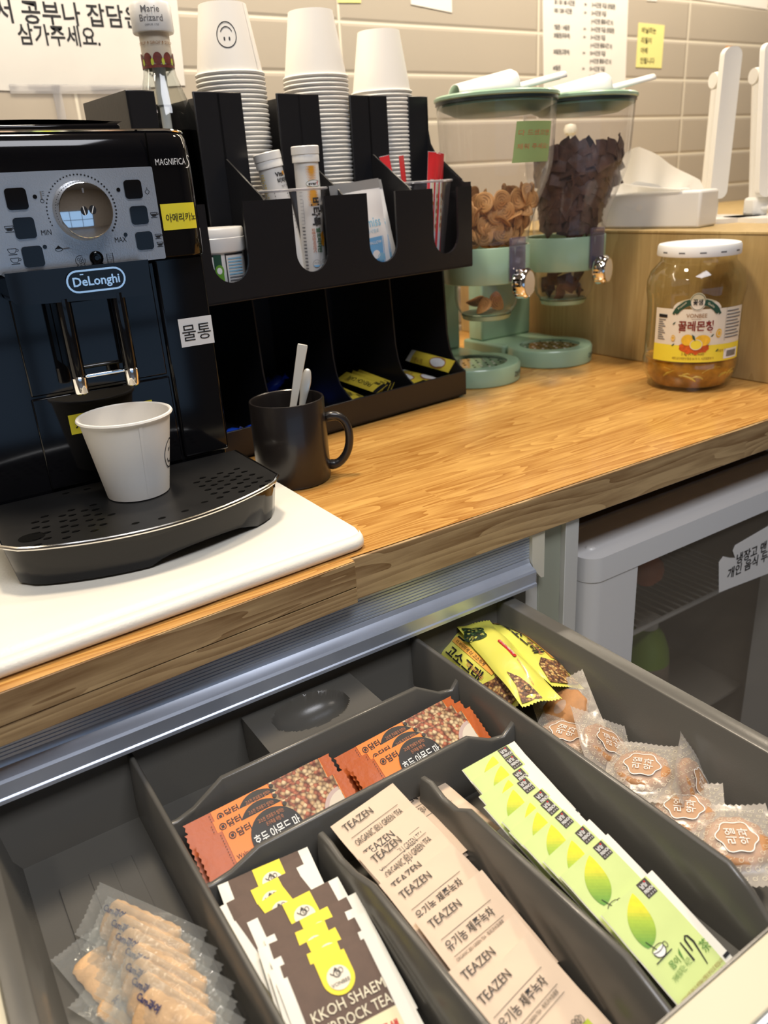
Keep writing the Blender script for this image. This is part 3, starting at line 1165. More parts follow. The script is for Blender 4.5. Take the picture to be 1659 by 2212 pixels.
# ================================================================ paper cups
def cup_mesh(smiley=False):
    m = MB()
    H, rt, rb = .070, .0380, .0262
    P = [(0, .003), (rb - .001, .003), (rb - .001, 0), (rb, 0), (rt - .0012, H - .0022)]
    P += [(rt - .0012 + .0017 * (1 - math.cos(a)) * .8, H - .0022 + .0019 * math.sin(a)) for a in [R(x) for x in (30, 60, 90, 120, 160, 200)]]
    P += [(rt - .0018, H - .001), (rb - .0006, .004), (0, .004)]
    P = [(0, .003), (rb - .001, .003), (rb - .001, 0), (rb, 0), (rt - .0010, H - .0030), (rt + .0008, H - .0030), (rt + .0015, H - .0018), (rt + .0009, H - .0004), (rt - .0004, H), (rt - .0014, H - .0010), (rb - .0006, .0042), (0, .0042)]
    m.lathe(P, 'cup_paper', n=48)
    # side seam
    a = R(-60)
    m.add([Vector(((r + .0003) * math.cos(a + d), (r + .0003) * math.sin(a + d), z)) for r, z in ((rb, .001), (rt - .001, H - .004)) for d in (0, .08)], [(0, 1, 3, 2)], 'cup_paper')
    if smiley:
        def cf(u, v, w_=0):
            t = v / H
            r = rb + (rt - rb - .001) * t + w_
            return Vector((r * math.cos(u / rt), r * math.sin(u / rt), v))
        c = .033
        m.ring(0, c, .0125, .0125, .0011, cf, 'ink', .0005, 40)
        m.ring(0, c - .0005, .0078, .0072, .0011, cf, 'ink', .0005, 20, R(200), R(340))
        for s in (-1, 1):
            m.patch(circ(.0032 * s, c + .0038, .0011, .0019, n=12), cf, 'ink', 1, .0005)
    return m


cup_plain = cup_mesh(False)
cup_face = cup_mesh(True)
CUP_ME = cup_face.build('tmp')
cme = CUP_ME.data
bpy.data.objects.remove(CUP_ME)
CUP_ME = cup_plain.build('tmp')
cmp_ = CUP_ME.data
bpy.data.objects.remove(CUP_ME)


def cup_obj(me, loc, rot, label, group=None):
    o = bpy.data.objects.new('paper_cup', me)
    COL.objects.link(o)
    o.location = loc
    o.rotation_euler = rot
    return tag(o, label, 'cup', group)


cup_obj(cme, (.1625, .6600, TZ), (0, 0, R(-30)), 'white paper cup with a smiley on its side standing on the drip tray')

# ================================================================ organiser
ORG = Vector((.4471, .8269, 0))
OA = R(6.4)
OM = Matrix.Translation(ORG) @ Matrix.Rotation(OA, 4, 'Z')


def org_w(u, v, z):
    return OM @ Vector((u, v, z))


og = thing('condiment_organizer', 'black plastic cup and condiment organizer with four bays beside the machine', 'organizer', ORG, (0, 0, OA))
U0, U1 = -.168, .2375
VB = .175
TH = .003
bins = [U0, -.0655, .0375, .1405, U1]
slots = [-.117, -.0140, .0890, .1915]
# base tray
m = MB()
m.box((U0, 0, .003), (U1, VB, .006), 'black_plastic')
m.box((U0, 0, .003), (U1, TH, .0366), 'black_plastic')
for u in (U0 + .01, U1 - .022):
    m.box((u, .004, 0), (u + .012, .016, .0035), 'black_matte')
m.build('base_tray', og, bevel=.0008)
m = MB()
m.box((U0, VB - TH, .003), (U1, VB, .383), 'black_plastic')
m.build('back_panel', og, bevel=.0008)


# curved dividers and side panels below the bins
def side_profile():
    return [(VB - .001, .004), (0.0005, .004), (.0005, .0366), (.012, .043), (.024, .053), (.030, .066), (.034, .085), (.040, .178), (VB - .001, .178)]


for i, u in enumerate(bins):
    m = MB()
    t = TH if i in (0, 4) else .002
    ua = u - (0 if i == 0 else t if i == 4 else t / 2)
    P = side_profile()
    m.prism(P, lambda a, b: Vector((ua, a, b)), lambda a, b: Vector((ua + t, a, b)), 'black_plastic')
    m.build('side_panel' if i in (0, 4) else 'lower_divider', og, bevel=.0005)
# shelf and front plates with U cut-outs
FV = -.016
m = MB()
m.box((U0, FV, .177), (U1, VB - .001, .180), 'black_plastic')
m.build('bin_floor', og, bevel=.0006)
m = MB()
ZT, ZU = .2745, .2130
NU = 12
hw = .0215
out = [(U0, .1785), (U1, .1785), (U1, ZT)]
for s in reversed(slots):
    out.append((s + hw, ZT))
    for k in range(NU + 1):
        a = PI * k / NU
        out.append((s + hw * math.cos(a), .2185 - hw * math.sin(a)))
    out.append((s - hw, ZT))
out.append((U0, ZT))
# split the plate into convex-ish pieces so it triangulates cleanly
def plate(pts):
    m.prism(pts, lambda a, b: Vector((a, FV + TH, b)), lambda a, b: Vector((a, FV, b)), 'black_plastic')


edges_ = [U0] + [x for s in slots for x in (s - hw, s + hw)] + [U1]
for k in range(0, len(edges_), 2):
    plate([(edges_[k], .1785), (edges_[k + 1], .1785), (edges_[k + 1], ZT), (edges_[k], ZT)])
for s in slots:
    arc = [(s + hw * math.cos(PI + PI * k / NU), .2185 + hw * math.sin(PI + PI * k / NU)) for k in range(NU + 1)]
    for k in range(NU):
        a, b = arc[k], arc[k + 1]
        plate([(a[0], .1785), (b[0], .1785), b, a])
m.build('bin_front', og, ang=30)
# end walls and sloping dividers of the bins
for i, u in enumerate(bins):
    m = MB()
    t = TH if i in (0, 4) else .002
    ua = u - (0 if i == 0 else t if i == 4 else t / 2)
    P = [(FV + .001, .179), (VB - .001, .179), (VB - .001, .3), (.062, .3), (.058, .318), (.05, .313), (-.004, .2795), (FV + .001, .2795 if i in (0, 4) else .270)]
    m.prism(P, lambda a, b: Vector((ua, a, b)), lambda a, b: Vector((ua + t, a, b)), 'black_plastic')
    m.build('bin_divider', og, bevel=.0004)
# tall cup columns
VF = .060
for i in range(5):
    u = bins[i]
    m = MB()
    ua = u - (0 if i == 0 else TH if i == 4 else TH / 2)
    P = [(VF, .2), (VB - .001, .2), (VB - .001, .383), (VF, .383)]
    if i == 4:
        P = [(VF - .012, .30), (VB, .30), (VB, .383), (VF + .004, .383), (VF + .002, .345), (VF - .004, .328), (VF - .012, .318)]
        P = [(-.0, .27), (VB - .001, .27), (VB - .001, .383), (VF, .383), (VF, .345), (VF - .004, .328), (VF - .013, .316), (0, .283)]
    m.prism(P, lambda a, b: Vector((ua, a, b)), lambda a, b: Vector((ua + TH, a, b)), 'black_plastic')
    a_, b_ = {0: (U0, U0 + .031), 4: (U1 - .033, U1)}.get(i, (u - .029, u + .029))
    z0 = .181
    m.box((a_, VF, z0), (b_, VF + TH, .3835), 'black_plastic')
    m.build('cup_column', og, bevel=.001)

# paper cup stacks
cup_n = {0: 29, 1: 28, 2: 26}
sname = ['left', 'middle', 'right']
for si, (u, v, ztop) in enumerate(((-.0150, .1150, .4050), (.0915, .0985, .4030), (.1935, .0985, .3885))):
    for k in range(cup_n[si]):
        zr = ztop - .0047 * k                # rim height of this upside-down cup
        p = org_w(u + random.uniform(-.0006, .0006), v, zr + .070)
        last = cup_n[si] - 1
        lab = ('top white paper cup with a printed smiley face on the left cup stack' if si == 0 and k == 0 else
               'top white paper cup of the %s cup stack, upside down' % sname[si] if k == 0 else
               'white paper cup in the %s stack, %s rim from its top' % (sname[si], ORD[k]))
        rotz = R(-122) if k == 0 and si == 0 else R(-80 + 40 * si) + random.uniform(-.3, .3)
        cup_obj(cme if (si == 0 and k == 0) else cmp_, p, (PI, 0, OA - rotz if not (k == 0 and si == 0) else R(-112)), lab, 'paper cups stacked in the organizer')

# ================================================================ syrup bottle
sy = thing('syrup_bottle', 'tall clear syrup bottle with a white pump cap in the organizer', 'bottle', org_w(-.103, .112, .1805), (0, 0, OA))
m = MB()
bp_ = [(0, 0), (.034, 0), (.0365, .003), (.0365, .145), (.0355, .165), (.031, .185), (.0235, .205), (.0175, .222), (.0145, .240), (.0138, .262), (.0150, .2625)]
m.lathe(bp_, 'bottle_glass', n=40)
m.build('glass_body', sy)
m = MB()
m.lathe([(0, .003), (.0345, .003), (.0348, .150), (.033, .1685), (0, .1685)], 'syrup', n=36)
m.build('syrup_fill', sy)
m = MB()
m.lathe([(.0163, .229), (.0157, .244), (.0155, .262)], 'nutlabel', n=36)
nl = m.build('neck_label', sy)
def nf(u, v, w_=0):
    a = -PI / 2 + u / .0165 - R(25)
    return Vector(((.0165 + w_) * math.cos(a), (.0165 + w_) * math.sin(a), v))
m = MB()
m.rect(-.03, .229, .03, .232, nf, 'nut_red', 20, 1, .0003)
for k in range(5):
    x = -.022 + .011 * k
    m.patch([(x + .0048 * math.cos(t), .2375 + .0058 * math.sin(t) + (.0015 if abs(t - PI / 2) < .2 else 0)) for t in [2 * PI * q / 14 for q in range(14)]], nf, 'nut_red', 2, .0004)
    m.patch(circ(x + .0052, .2345, .0016, .0034, n=10), nf, 'leaf_lime', 1, .0006)
m.text('SYRUP ◊ SIROP ◊ SYRUP', 0, .2505, .0040, nf, 'ink_brown', .0005, 'c')
m.build('neck_print', nl)
m = MB()
m.lathe([(.0150, .262), (.0205, .262), (.0213, .2635), (.0213, .286), (.0200, .289), (.010, .2895), (.0085, .300), (0, .300)], 'white_plastic', n=40)
pc = m.build('pump_cap', sy)
def pcf(u, v, w_=0):
    a = -PI / 2 + u / .0213 - R(27)
    return Vector(((.0213 + w_) * math.cos(a), (.0213 + w_) * math.sin(a), v))
m = MB()
m.text('Marie', 0, .2785, .0085, pcf, 'ink_grey', .0004, 'c', bold=.01)
m.text('Brizard', 0, .2705, .0085, pcf, 'ink_grey', .0004, 'c', bold=.01)
m.text('DEPUIS 1755', 0, .2662, .0026, pcf, 'ink_grey', .0004, 'c')
m.build('cap_lettering', pc)
m = MB()
m.lathe([(.0070, .262), (.0070, .195), (.0052, .193), (.0052, .172), (.0030, .170), (.0030, .02)], 'white_plastic', n=20)
m.build('pump_tube', sy)

# ================================================================ things in the front bins
BF = .1805
# sweetener jar
sj = thing('sweetener_jar', 'white lidded sweetener tub with a green label in the leftmost front bin', 'jar', org_w(-.1130, .0240, BF), (0, 0, OA))
m = MB()
m.lathe([(0, 0), (.0295, 0), (.0305, .002), (.0305, .0500)], 'white_plastic', n=40)
m.build('tub', sj)
m = MB()
m.lathe([(.0305, .0465), (.0330, .0465), (.0335, .048), (.0330, .0600), (.0325, .0605), (.0325, .0685), (.0315, .070), (0, .070)], 'white_plastic', n=40)
m.build('lid', sj)
def sf(u, v, w_=0):
    a = -PI / 2 + u / .0305 - R(10)
    return Vector(((.0305 + w_) * math.cos(a), (.0305 + w_) * math.sin(a), v))
m = MB()
m.rect(-.030, .003, -.009, .0445, sf, 'ink', 8, 1, .0003)
m.rect(-.030, .003, -.012, .0425, sf, 'paper_tag', 8, 1, .0005)
m.rect(-.012, .020, -.004, .0445, sf, 'label_darkgreen', 4, 1, .0006)
m.rect(-.011, .003, -.003, .030, sf, 'label_green', 4, 1, .0007)
m.patch(circ(-.007, .0285, .0045, .006, n=16), sf, 'label_green', 2, .0008)
m.patch(circ(-.0072, .0285, .0026, .0034, n=14), sf, 'white_ink', 1, .0010)
m.rect(0, .003, .0012, .0450, sf, 'ink', 1, 1, .0005)
m.rect(0, .0435, .026, .0450, sf, 'ink', 8, 1, .0005)
for k in range(12):
    m.rect(.003, .005 + .0031 * k, .022, .0064 + .0031 * k, sf, 'pale_blue_ink' if 5 < k else 'ink_grey', 6, 1, .0005)
    if k < 12:
        m.rect(-.026, .006 + .0029 * k, -.014, .0070 + .0029 * k, sf, 'ink_grey', 5, 1, .0007)
m.text('Sweet Leaf', -.0085, .0035, .0052, lambda u, v, w_=0: sf(u, v, w_), 'white_ink', .0012, rot=R(90), width=.017)
m.build('label', sj)

# clear tumblers standing in two bins
def tumbler(u, v, rt, rb, H, label):
    t = thing('clear_tumbler', label, 'tumbler', org_w(u, v, BF), (0, 0, OA), 'clear plastic tumblers in the front bins')
    MB().lathe([(0, .001), (rb, .001), (rt, H - .002)], 'acrylic', n=40).build('cup_wall', t)
    MB().lathe([(rt, H - .003), (rt + .0022, H - .0025), (rt + .0026, H - .0008), (rt + .0008, H), (rt - .0006, H - .0012), (rt, H - .003)], 'rim_acrylic', n=48).build('rim', t)
    return t


tumbler(-.0060, .0270, .0385, .0255, .1035, 'clear plastic tumbler holding the two vitamin tubes')
tumbler(.1900, .0270, .0385, .0255, .1035, 'clear plastic tumbler holding the red stick sachets')


# vitamin tubes
def vita_tube(u, v, z, tilt, H, label, kind):
    t = thing('vitamin_tube', label, 'vitamin tube', org_w(u, v, z), (tilt[0], tilt[1], OA), 'white effervescent vitamin tubes')
    r = .0137
    MB().lathe([(0, 0), (r - .0006, 0), (r, .0008), (r, H - .014)], 'white_plastic', n=36).build('tube', t)
    MB().lathe([(r, H - .0165), (r + .0014, H - .0165), (r + .0014, H - .0095), (r + .0011, H - .009), (r + .0018, H - .0085), (r + .0018, H - .001), (r + .0010, H), (0, H)], 'white_plastic', n=36).build('cap', t)

    def tf(u_, v_, w_=0):
        a = -PI / 2 - R(30) + u_ / r
        return Vector(((r + w_) * math.cos(a), (r + w_) * math.sin(a), v_))
    m = MB()
    if kind == 0:
        for i in range(13):
            for j in range(26):
                x = -.004 + .0016 * (i + .5 * (j % 2))
                z_ = H - .021 - .0016 * j
                d = math.exp(-((x - .004) / .006) ** 2) * (.45 + .55 * math.exp(-((z_ - (H - .052)) / .010) ** 2) + .35 * math.exp(-((z_ - (H - .024)) / .008) ** 2))
                s = .00095 * min(1, d * 1.25)
                if s > .00028:
                    m.patch(circ(x, z_, s, n=8), tf, 'tube_orange', 1, .0003)
        m.patch(circ(.0055, H - .0385, .0085, .0034, n=20), tf, 'white_ink', 2, .0005)
        m.ring(.0055, H - .0385, .0085, .0034, .0003, tf, 'ink_green', .0007, 24)
        m.text('ever', -.0005, H - .0402, .0052, tf, 'ink', .0008, bold=.02)
        m.text('f', .0092, H - .0402, .0058, tf, 'ink_red', .0008, bold=.02)
        m.text('비타톡', .0015, H - .0530, .0105, tf, 'ink', .0008, rot=R(-90), bold=.035, width=.0300)
        m.text('톡', .0105, H - .060, .0105, tf, 'ink', .0008, rot=R(-90), bold=.03)
        m.text('발포비타민', .0042, H - .0850, .0058, tf, 'ink_green', .0008, rot=R(-90), bold=.03, width=.0260)
        m.text('오렌지맛/비타민C', -.0010, H - .0850, .0042, tf, 'rust_ink', .0008, rot=R(-90), bold=.02, width=.0260)
        m.patch([(.0115 + .003 * math.cos(t) * (1 + .25 * math.cos(5 * t)), H - .097 + .008 * math.sin(t)) for t in [2 * PI * q / 30 for q in range(30)]], tf, 'tube_orange', 2, .0006)
        for cx in (.0012, .0108):
            m.ring(cx, H - .1235, .0043, .0043, .0003, tf, 'ink_grey', .0006, 24)
            m.patch(circ(cx, H - .1250, .0036, .0020, n=12, a0=PI, a1=2 * PI + .3), tf, 'sky_blue', 1, .0006)
            m.text('건강기능', cx, H - .1230, .0016, tf, 'ink_grey', .0006, 'c')
        m.text('비타민C함유', .0020, H - .1345, .0028, tf, 'ink', .0006, 'c')
        m.text('72g(3,600mg x 20정)', -.0030, H - .1405, .0044, tf, 'ink', .0006, width=.022)
        for k in range(24):
            m.line([(-.0125, H - .047 - .0037 * k), (-.0085, H - .047 - .0037 * k)], .0013 if k > 9 else .0003, tf, 'ink_grey', .0005)
        m.line([(-.0083, H - .055), (-.0083, H - .080)], .0003, tf, 'ink_grey', .0005)
    else:
        for j in range(20):
            for i in range(3):
                if (i + j) % 5:
                    m.patch(circ(-.0155 + .0022 * i, H - .022 - .0026 * j, .0008, n=8), tf, 'tube_yellow', 1, .0003)
        m.text('Vita', .0030, H - .0265, .0062, tf, 'ink', .0006, bold=.035)
        m.text('톡', .0118, H - .0260, .0050, tf, 'tube_orange', .0006, bold=.03)
        m.text('비타톡', .0040, H - .0330, .0058, tf, 'ink', .0006, bold=.03)
        m.text('발포 정', .0075, H - .0382, .0030, tf, 'ink_grey', .0006)
        for k in range(3):
            m.line([(-.0030, H - .0425 - .003 * k), (.0140, H - .0425 - .003 * k)], .0014 if k < 2 else .0003, tf, 'ink_grey', .0005)
        for k in range(9):
            m.line([(-.0020, H - .0545 - .0035 * k), (.0150, H - .0545 - .0035 * k)], .0003 if k % 2 else .0013, tf, 'ink_grey', .0005)
    m.build('printed_label', t)
    return t


vita_tube(.0100, .0165, BF + .003, (R(0), R(0), 0), .1430, 'upright white vitamin tube with orange dots in the clear tumbler', 0)
vita_tube(-.0030, .0330, BF + .004, (R(-5), R(-8), 0), .1400, 'tilted white vitamin tube with yellow dots leaning left in the tumbler', 1)


# flat packet builder: pillow shape on a local x (width) / y (height) plane, z = front
def pillow(W, H, t, nx=10, ny=12, flat_side=0.03, flat_end=0.10, zig=0.0, crease=0.0, seed=0, back=True):
    rnd_ = random.Random(seed)
    ph = [rnd_.uniform(0, 6.28) for _ in range(6)]

    def th(a, b):
        ea = max(0, min(1, min(a, 1 - a) / .5))
        fb = (min(b, 1 - b) - flat_end) / max(.001, (.5 - flat_end))
        fb = max(0, min(1, fb))
        ea = max(0, (ea - flat_side * 2) / (1 - flat_side * 2))
        return t * (math.sin(ea * PI / 2) ** .7 if ea > 0 else 0) * (math.sin(fb * PI / 2) ** .6 if fb > 0 else 0)

    def wav(a, b):
        return crease * (math.sin(9 * a + ph[0] + 4 * b) * math.sin(7 * b + ph[1]) + .5 * math.sin(17 * b + ph[2] + 5 * a))

    def f(u, v, w_=0):
        a, b = u / W + .5, v / H + .5
        return Vector((u, v, th(a, b) + wav(a, b) + w_))

    def g(u, v, w_=0):
        a, b = u / W + .5, v / H + .5
        return Vector((u, v, -th(a, b) * .6 + wav(a, b) - .0002))
    return f, g


def packet_body(m, W, H, f, g, mt, nx=10, ny=14, zig=0, zdepth=.0012, mt_back=None):
    """front and back skins with an optional zig-zag cut top and bottom"""
    nxx = max(nx, zig * 2 if zig else nx)

    def vv(a, b):
        v = (b - .5) * H
        k = int(round(a * nxx))
        if zig and (b < .001 or b > .999):
            v += (-1 if b > .5 else 1) * (zdepth if k % 2 else 0)
        return v
    m.grid(lambda a, b: f((a - .5) * W, vv(a, b), 0), nxx, ny, mt)
    m.grid(lambda a, b: g(-(a - .5) * W, vv(1 - a, b), 0), nxx, ny, mt_back or mt)
    # close the rim
    n = len(m.V)
    e1 = [f((i / nxx - .5) * W, -H / 2 + (zdepth if zig and i % 2 else 0), 0) for i in range(nxx + 1)]
    e2 = [g((i / nxx - .5) * W, -H / 2 + (zdepth if zig and i % 2 else 0), 0) for i in range(nxx + 1)]
    m.add(e1 + e2, [(i, nxx + 1 + i, nxx + 2 + i, i + 1) for i in range(nxx)], mt)
    return m


# hot-chocolate style white packets in the third bin
def white_packet(u, v, z, rx, rz, label, front):
    rm_ = Matrix.Rotation(OA + rz, 3, 'Z') @ Matrix.Rotation(rx, 3, 'X') @ Matrix.Rotation(R(4.5), 3, 'Z')
    t = thing('drink_packet', label, 'packet', org_w(u, v, z), rm_.to_euler(), 'white drink packets in the third bin')
    W, H = .072, .105
    f, g = pillow(W, H, .004, crease=.0005, seed=int(u * 1000 + v * 9000))
    sh = Vector((0, H / 2, 0))
    F_ = lambda a, b, c=0: f(a, b, c) + sh
    m = MB()
    packet_body(m, W, H, F_, lambda a, b, c=0: g(a, b, c) + sh, 'packet_white', zig=0)
    m.build('pouch', t)
    m = MB()
    m.rect(-.0315, -.050, .026, -.0105, F_, 'sky_blue', 8, 6, .0003)
    m.rect(.0272, -.050, .0280, -.0105, F_, 'sky_blue', 1, 6, .0003)
    m.text('Swiss miss', .0280, .0015, .0150, F_, 'pale_blue_ink', .0006, 'r', bold=.012, sx=.9)
    m.text('핫초코 마시멜로', .0220, -.0055, .0052, F_, 'pale_blue_ink', .0006, 'r')
    m.text('MARSHMALLOW', .0240, -.0180, .0048, F_, 'white_ink', .0007, 'r')
    for k in range(5):
        m.patch(circ(-.010 + .008 * k, -.034 + .004 * (k % 2), .006, .005, n=12), F_, 'packet_white' if k % 2 else 'pale_blue_ink', 1, .0006)
    m.build('printed_label', t)
    m = MB()
    m.rect(-W / 2, H / 2 - .010, W / 2, H / 2, F_, 'foil', 8, 2, .0004)
    m.build('foil_seal', t)
    return t


white_packet(.0700, -.0085, BF + .002, R(86), 0, 'frontmost white packet with a blue panel behind the third cut-out', True)
for i in range(4):
    white_packet(.0880 + .003 * (i % 2), .0000 + .0085 * i, BF + .002, R(80 + 2 * i), R(-3 + 2 * i), 'white drink packet in the third bin, %s behind the front one' % ORD[i], False)


# red sachet sticks in the fourth bin
def red_stick(u, v, rx, ry, rz, H, label):
    t = thing('sugar_stick', label, 'stick sachet', org_w(u, v, BF + .003), (rx, ry, OA + rz), 'red ended stick sachets in the tumbler')
    W = .0125
    f, g = pillow(W, H, .0022, flat_end=.06)
    rot = lambda p: Vector((p.x, -p.z, p.y + H / 2))
    F_ = lambda a, b, c=0: rot(f(a, b, c))
    G_ = lambda a, b, c=0: rot(g(a, b, c))
    m = MB()
    packet_body(m, W, H, F_, G_, 'packet_white', nx=6, ny=16, zig=5)
    m.build('sachet', t)
    m = MB()
    m.rect(-W / 2, H / 2 - .032, W / 2, H / 2 - .001, F_, 'red_film', 5, 8, .0003)
    m.rect(-W / 2, -H / 2, -W / 2 + .0035, H / 2 - .03, F_, 'red_film', 2, 14, .0003)
    m.rect(W / 2 - .003, -H / 2, W / 2, H / 2 - .03, F_, 'red_film', 2, 14, .0003)
    m.rect(-.0010, -H / 2 + .04, .0022, H / 2 - .036, F_, 'tea_cream', 1, 10, .0003)
    for k in range(5):
        m.patch(circ(.0005 + .001 * (k % 2), -.02 + .009 * k, .0018, .003, n=8), F_, 'biscuit_disc', 1, .0005)
    m.build('red_print', t)
    return t


for (u, v, rx, ry, rz, H, lb) in (
        (.1660, .0340, R(-2), R(-9), R(-30), .134, 'short stick sachet with folded red end furthest left in the tumbler'),
        (.1745, .0300, R(-2), R(-5), R(20), .132, 'stick sachet with red end, second from the left in the tumbler'),
        (.1840, .0110, R(0), R(5), R(-8), .134, 'tallest stick sachet with red end in the middle of the tumbler'),
        (.1915, .0130, R(0), R(8), R(6), .133, 'stick sachet with red end, second from the right in the tumbler'),
        (.1985, .0110, R(-1), R(9), R(12), .134, 'stick sachet with red end furthest right in the tumbler')):
    red_stick(u, v, rx, ry, rz, H, lb)


# ================================================================ sachets in the lower bays
def long_stick(loc, rot, label, kind, group, L=.105, W=.019):
    t = thing('coffee_stick' if kind else 'candy', label, 'coffee sachet', loc, rot, group)
    f, g = pillow(W, L, .0032, flat_end=.06)
    m = MB()
    packet_body(m, W, L, f, g, 'coffee_yellow', nx=8, ny=18, zig=6)
    m.build('sachet', t)
    m = MB()
    if kind == 1:
        m.rect(-W / 2, -L / 2 + .001, W / 2, -L / 2 + .010, f, 'ink', 6, 2, .0003)
        m.text('FRENCH CAFE', .002, -.030, .0095, f, 'ink', .0006, rot=R(90))
        m.text('카페믹스', -.0040, .020, .0042, f, 'ink_brown', .0006, rot=R(90))
        for k in range(8):
            m.line([(.003, -.040 + .0016 * k), (.008, -.040 + .0016 * k)], .0008, f, 'ink', .0005)
    else:
        m.patch([(.007 * math.cos(a) * (1 + .2 * math.sin(3 * a)), -.022 + .017 * math.sin(a)) for a in [2 * PI * k / 20 for k in range(20)]], f, 'packet_white', 2, .0004)
        m.ring(0, -.022, .0078, .0165, .0018, f, 'biscuit_disc', .0007, 22)
        m.text('모카골드', -.002, .010, .0080, f, 'ink_brown', .0006, rot=R(90))
        m.rect(-W / 2, L / 2 - .012, W / 2, L / 2 - .001, f, 'tea_white', 6, 2, .0003)
    m.build('printed_label', t)
    return t


def org_rot(rx, ry, rz):
    return (rx, ry, OA + rz)


gname = 'yellow coffee sticks in the lower bays'
for i, (u, v, z, rx, ry, rz, kd, lb) in enumerate((
        (.0680, .0600, .0310, R(0), R(-6), R(-12), 1, 'flat yellow coffee stick with a barcode lowest in the middle bay'),
        (.0980, .0600, .0390, R(1), R(-25), R(-7), 1, 'yellow coffee stick lettered FRENCH on top in the middle bay'),
        (.1120, .0620, .0350, R(1), R(-58), R(-10), 1, 'yellow coffee stick on its edge against the middle bay divider'),
        (.1250, .0680, .0330, R(1), R(-58), R(-12), 1, 'yellow coffee stick on its edge at the back of the middle bay'),
        (.1680, .0600, .0350, R(0), R(-10), R(-16), 2, 'yellow and white coffee stick lying left in the right bay'),
        (.2040, .0600, .0270, R(0), R(0), R(-6), 2, 'yellow coffee stick lowest in the right bay'),
        (.2230, .0590, .0460, R(2), R(-50), R(-8), 2, 'yellow coffee stick standing on its edge across the right bay'))):
    long_stick(org_w(u, v, z), org_rot(rx, ry, rz), lb, kd, gname)


# wrapped blue and white candies in the left bays
def candy(loc, rot, label, mt):
    t = thing('wrapped_candy', label, 'candy', loc, rot, 'small wrapped candies in the left bay')
    m = MB()
    m.lathe([(0, -.012), (.005, -.0115), (.0075, -.007), (.0080, 0), (.0075, .007), (.005, .0115), (0, .012)], mt, n=14, T=Matrix.Rotation(R(90), 3, 'Y'))
    m.build('wrapped_body', t)
    for s in (-1, 1):
        m = MB()
        V = [Vector((s * .0105, 0, 0))]
        nn = 9
        for k in range(nn):
            a = 2 * PI * k / nn
            V.append(Vector((s * (.021 + .0015 * (k % 2)), .0078 * math.cos(a), (.0030 + .0025 * (k % 2)) * math.sin(a))))
        m.add(V, [(0, 1 + k, 1 + (k + 1) % nn) for k in range(nn)], mt)
        m.build('twist_end', t)
    return t


cands = []
spots = [(.011, .143, .030), (.013, .160, .028), (.022, .105, .028), (.024, .150, .045), (-.006, .120, .030), (-.021, .083, .026), (-.024, .147, .030), (.004, .130, .046), (-.040, .120, .026), (.014, .085, .024),
         (-.053, .105, .020), (-.075, .050, .015), (-.090, .039, .020), (-.110, .020, .014), (-.100, .055, .016)]
for i, (u, v, z) in enumerate(spots):
    if i < 10:
        lb, mt = 'shiny blue wrapped candy, %s of the pile behind the mug' % ORD[i], 'candy_blue'
    else:
        lb, mt = 'white and red wrapped candy, %s of the heap left of the mug' % ORD[i - 10], 'packet_white' if i % 2 else 'candy_blue'
    candy(org_w(u, v, z - .002), (random.uniform(-.5, .5), random.uniform(-.5, .5), random.uniform(0, 3)), lb, mt)

# ================================================================ mug and spoons
mg = thing('mug', 'matt black ceramic mug holding two spoons beside the coffee machine', 'mug', (.3388, .7155, 0))
m = MB()
m.lathe([(0, .0005), (.0355, 0), (.0380, .0012), (.0388, .004), (.0383, .0860), (.0378, .0872), (.0368, .0875), (.0359, .0868), (.0352, .084), (.0350, .010), (.032, .006), (0, .006)], 'mug', n=64)
m.build('bowl', mg)
m = MB()
hd = Vector((math.cos(R(-30)), math.sin(R(-30)), 0))
HP = [(.0370, .0640), (.0460, .0665), (.0535, .0640), (.0590, .0575), (.0615, .0475), (.0610, .0350), (.0575, .0240), (.0510, .0160), (.0440, .0120), (.0365, .0140)]
m.tube([hd * a + Vector((0, 0, b)) for a, b in HP], [.0062, .0052, .0047, .0045, .0045, .0045, .0046, .0048, .0054, .0066], 'mug', n=14, flat=1.0)
m.build('handle', mg, subsurf=1)


def spoon(label, base, tip, kind):
    base, tip = Vector(base), Vector(tip)
    d = (tip - base)
    L = d.length
    zz = d.normalized()
    yy = (base - CPOS).normalized()
    xx = yy.cross(zz).normalized()
    yy = zz.cross(xx)
    q = Matrix((xx, yy, zz)).transposed().to_quaternion()
    t = thing('spoon', label, 'spoon', base, q.to_euler(), 'spoons in the black mug')
    m = MB()
    if kind == 0:
        P = [(0, .0018), (.030, .0026), (L * .55, .0036), (L - .002, .0052), (L, .0048)]
        V = []
        for z, w_ in P:
            V += [(-w_, -.0010, z), (w_, -.0010, z), (w_, .0010, z), (-w_, .0010, z)]
        F = [(4 * j + k, 4 * j + (k + 1) % 4, 4 * j + 4 + (k + 1) % 4, 4 * j + 4 + k) for j in range(len(P) - 1) for k in range(4)]
        F += [(3, 2, 1, 0), tuple(4 * (len(P) - 1) + k for k in range(4))]
        m.add(V, F, 'spoon_steel')
        m.build('handle', t, bevel=.0004)
    else:
        m.tube([(0, 0, z) for z in (0, .03, .05, .065, .072, .080, .086, L - .002, L)], [.0006, .0006, .0007, .0010, .0013, .0016, .0017, .0012, .0004], 'spoon_steel', n=16, flat=3.4)
        m.build('handle', t, subsurf=1)
    m = MB()
    m.lathe([(0, -.0030), (.006, -.0026), (.0095, -.0012), (.0110, .0006), (.0106, .0007), (.0090, -.0006), (0, -.0020)], 'spoon_steel', n=24, T=Matrix(((1, 0, 0), (0, 0, 1), (0, 1.5, 0))), c=(0, 0, -.010))
    m.build('spoon_bowl', t)
    return t


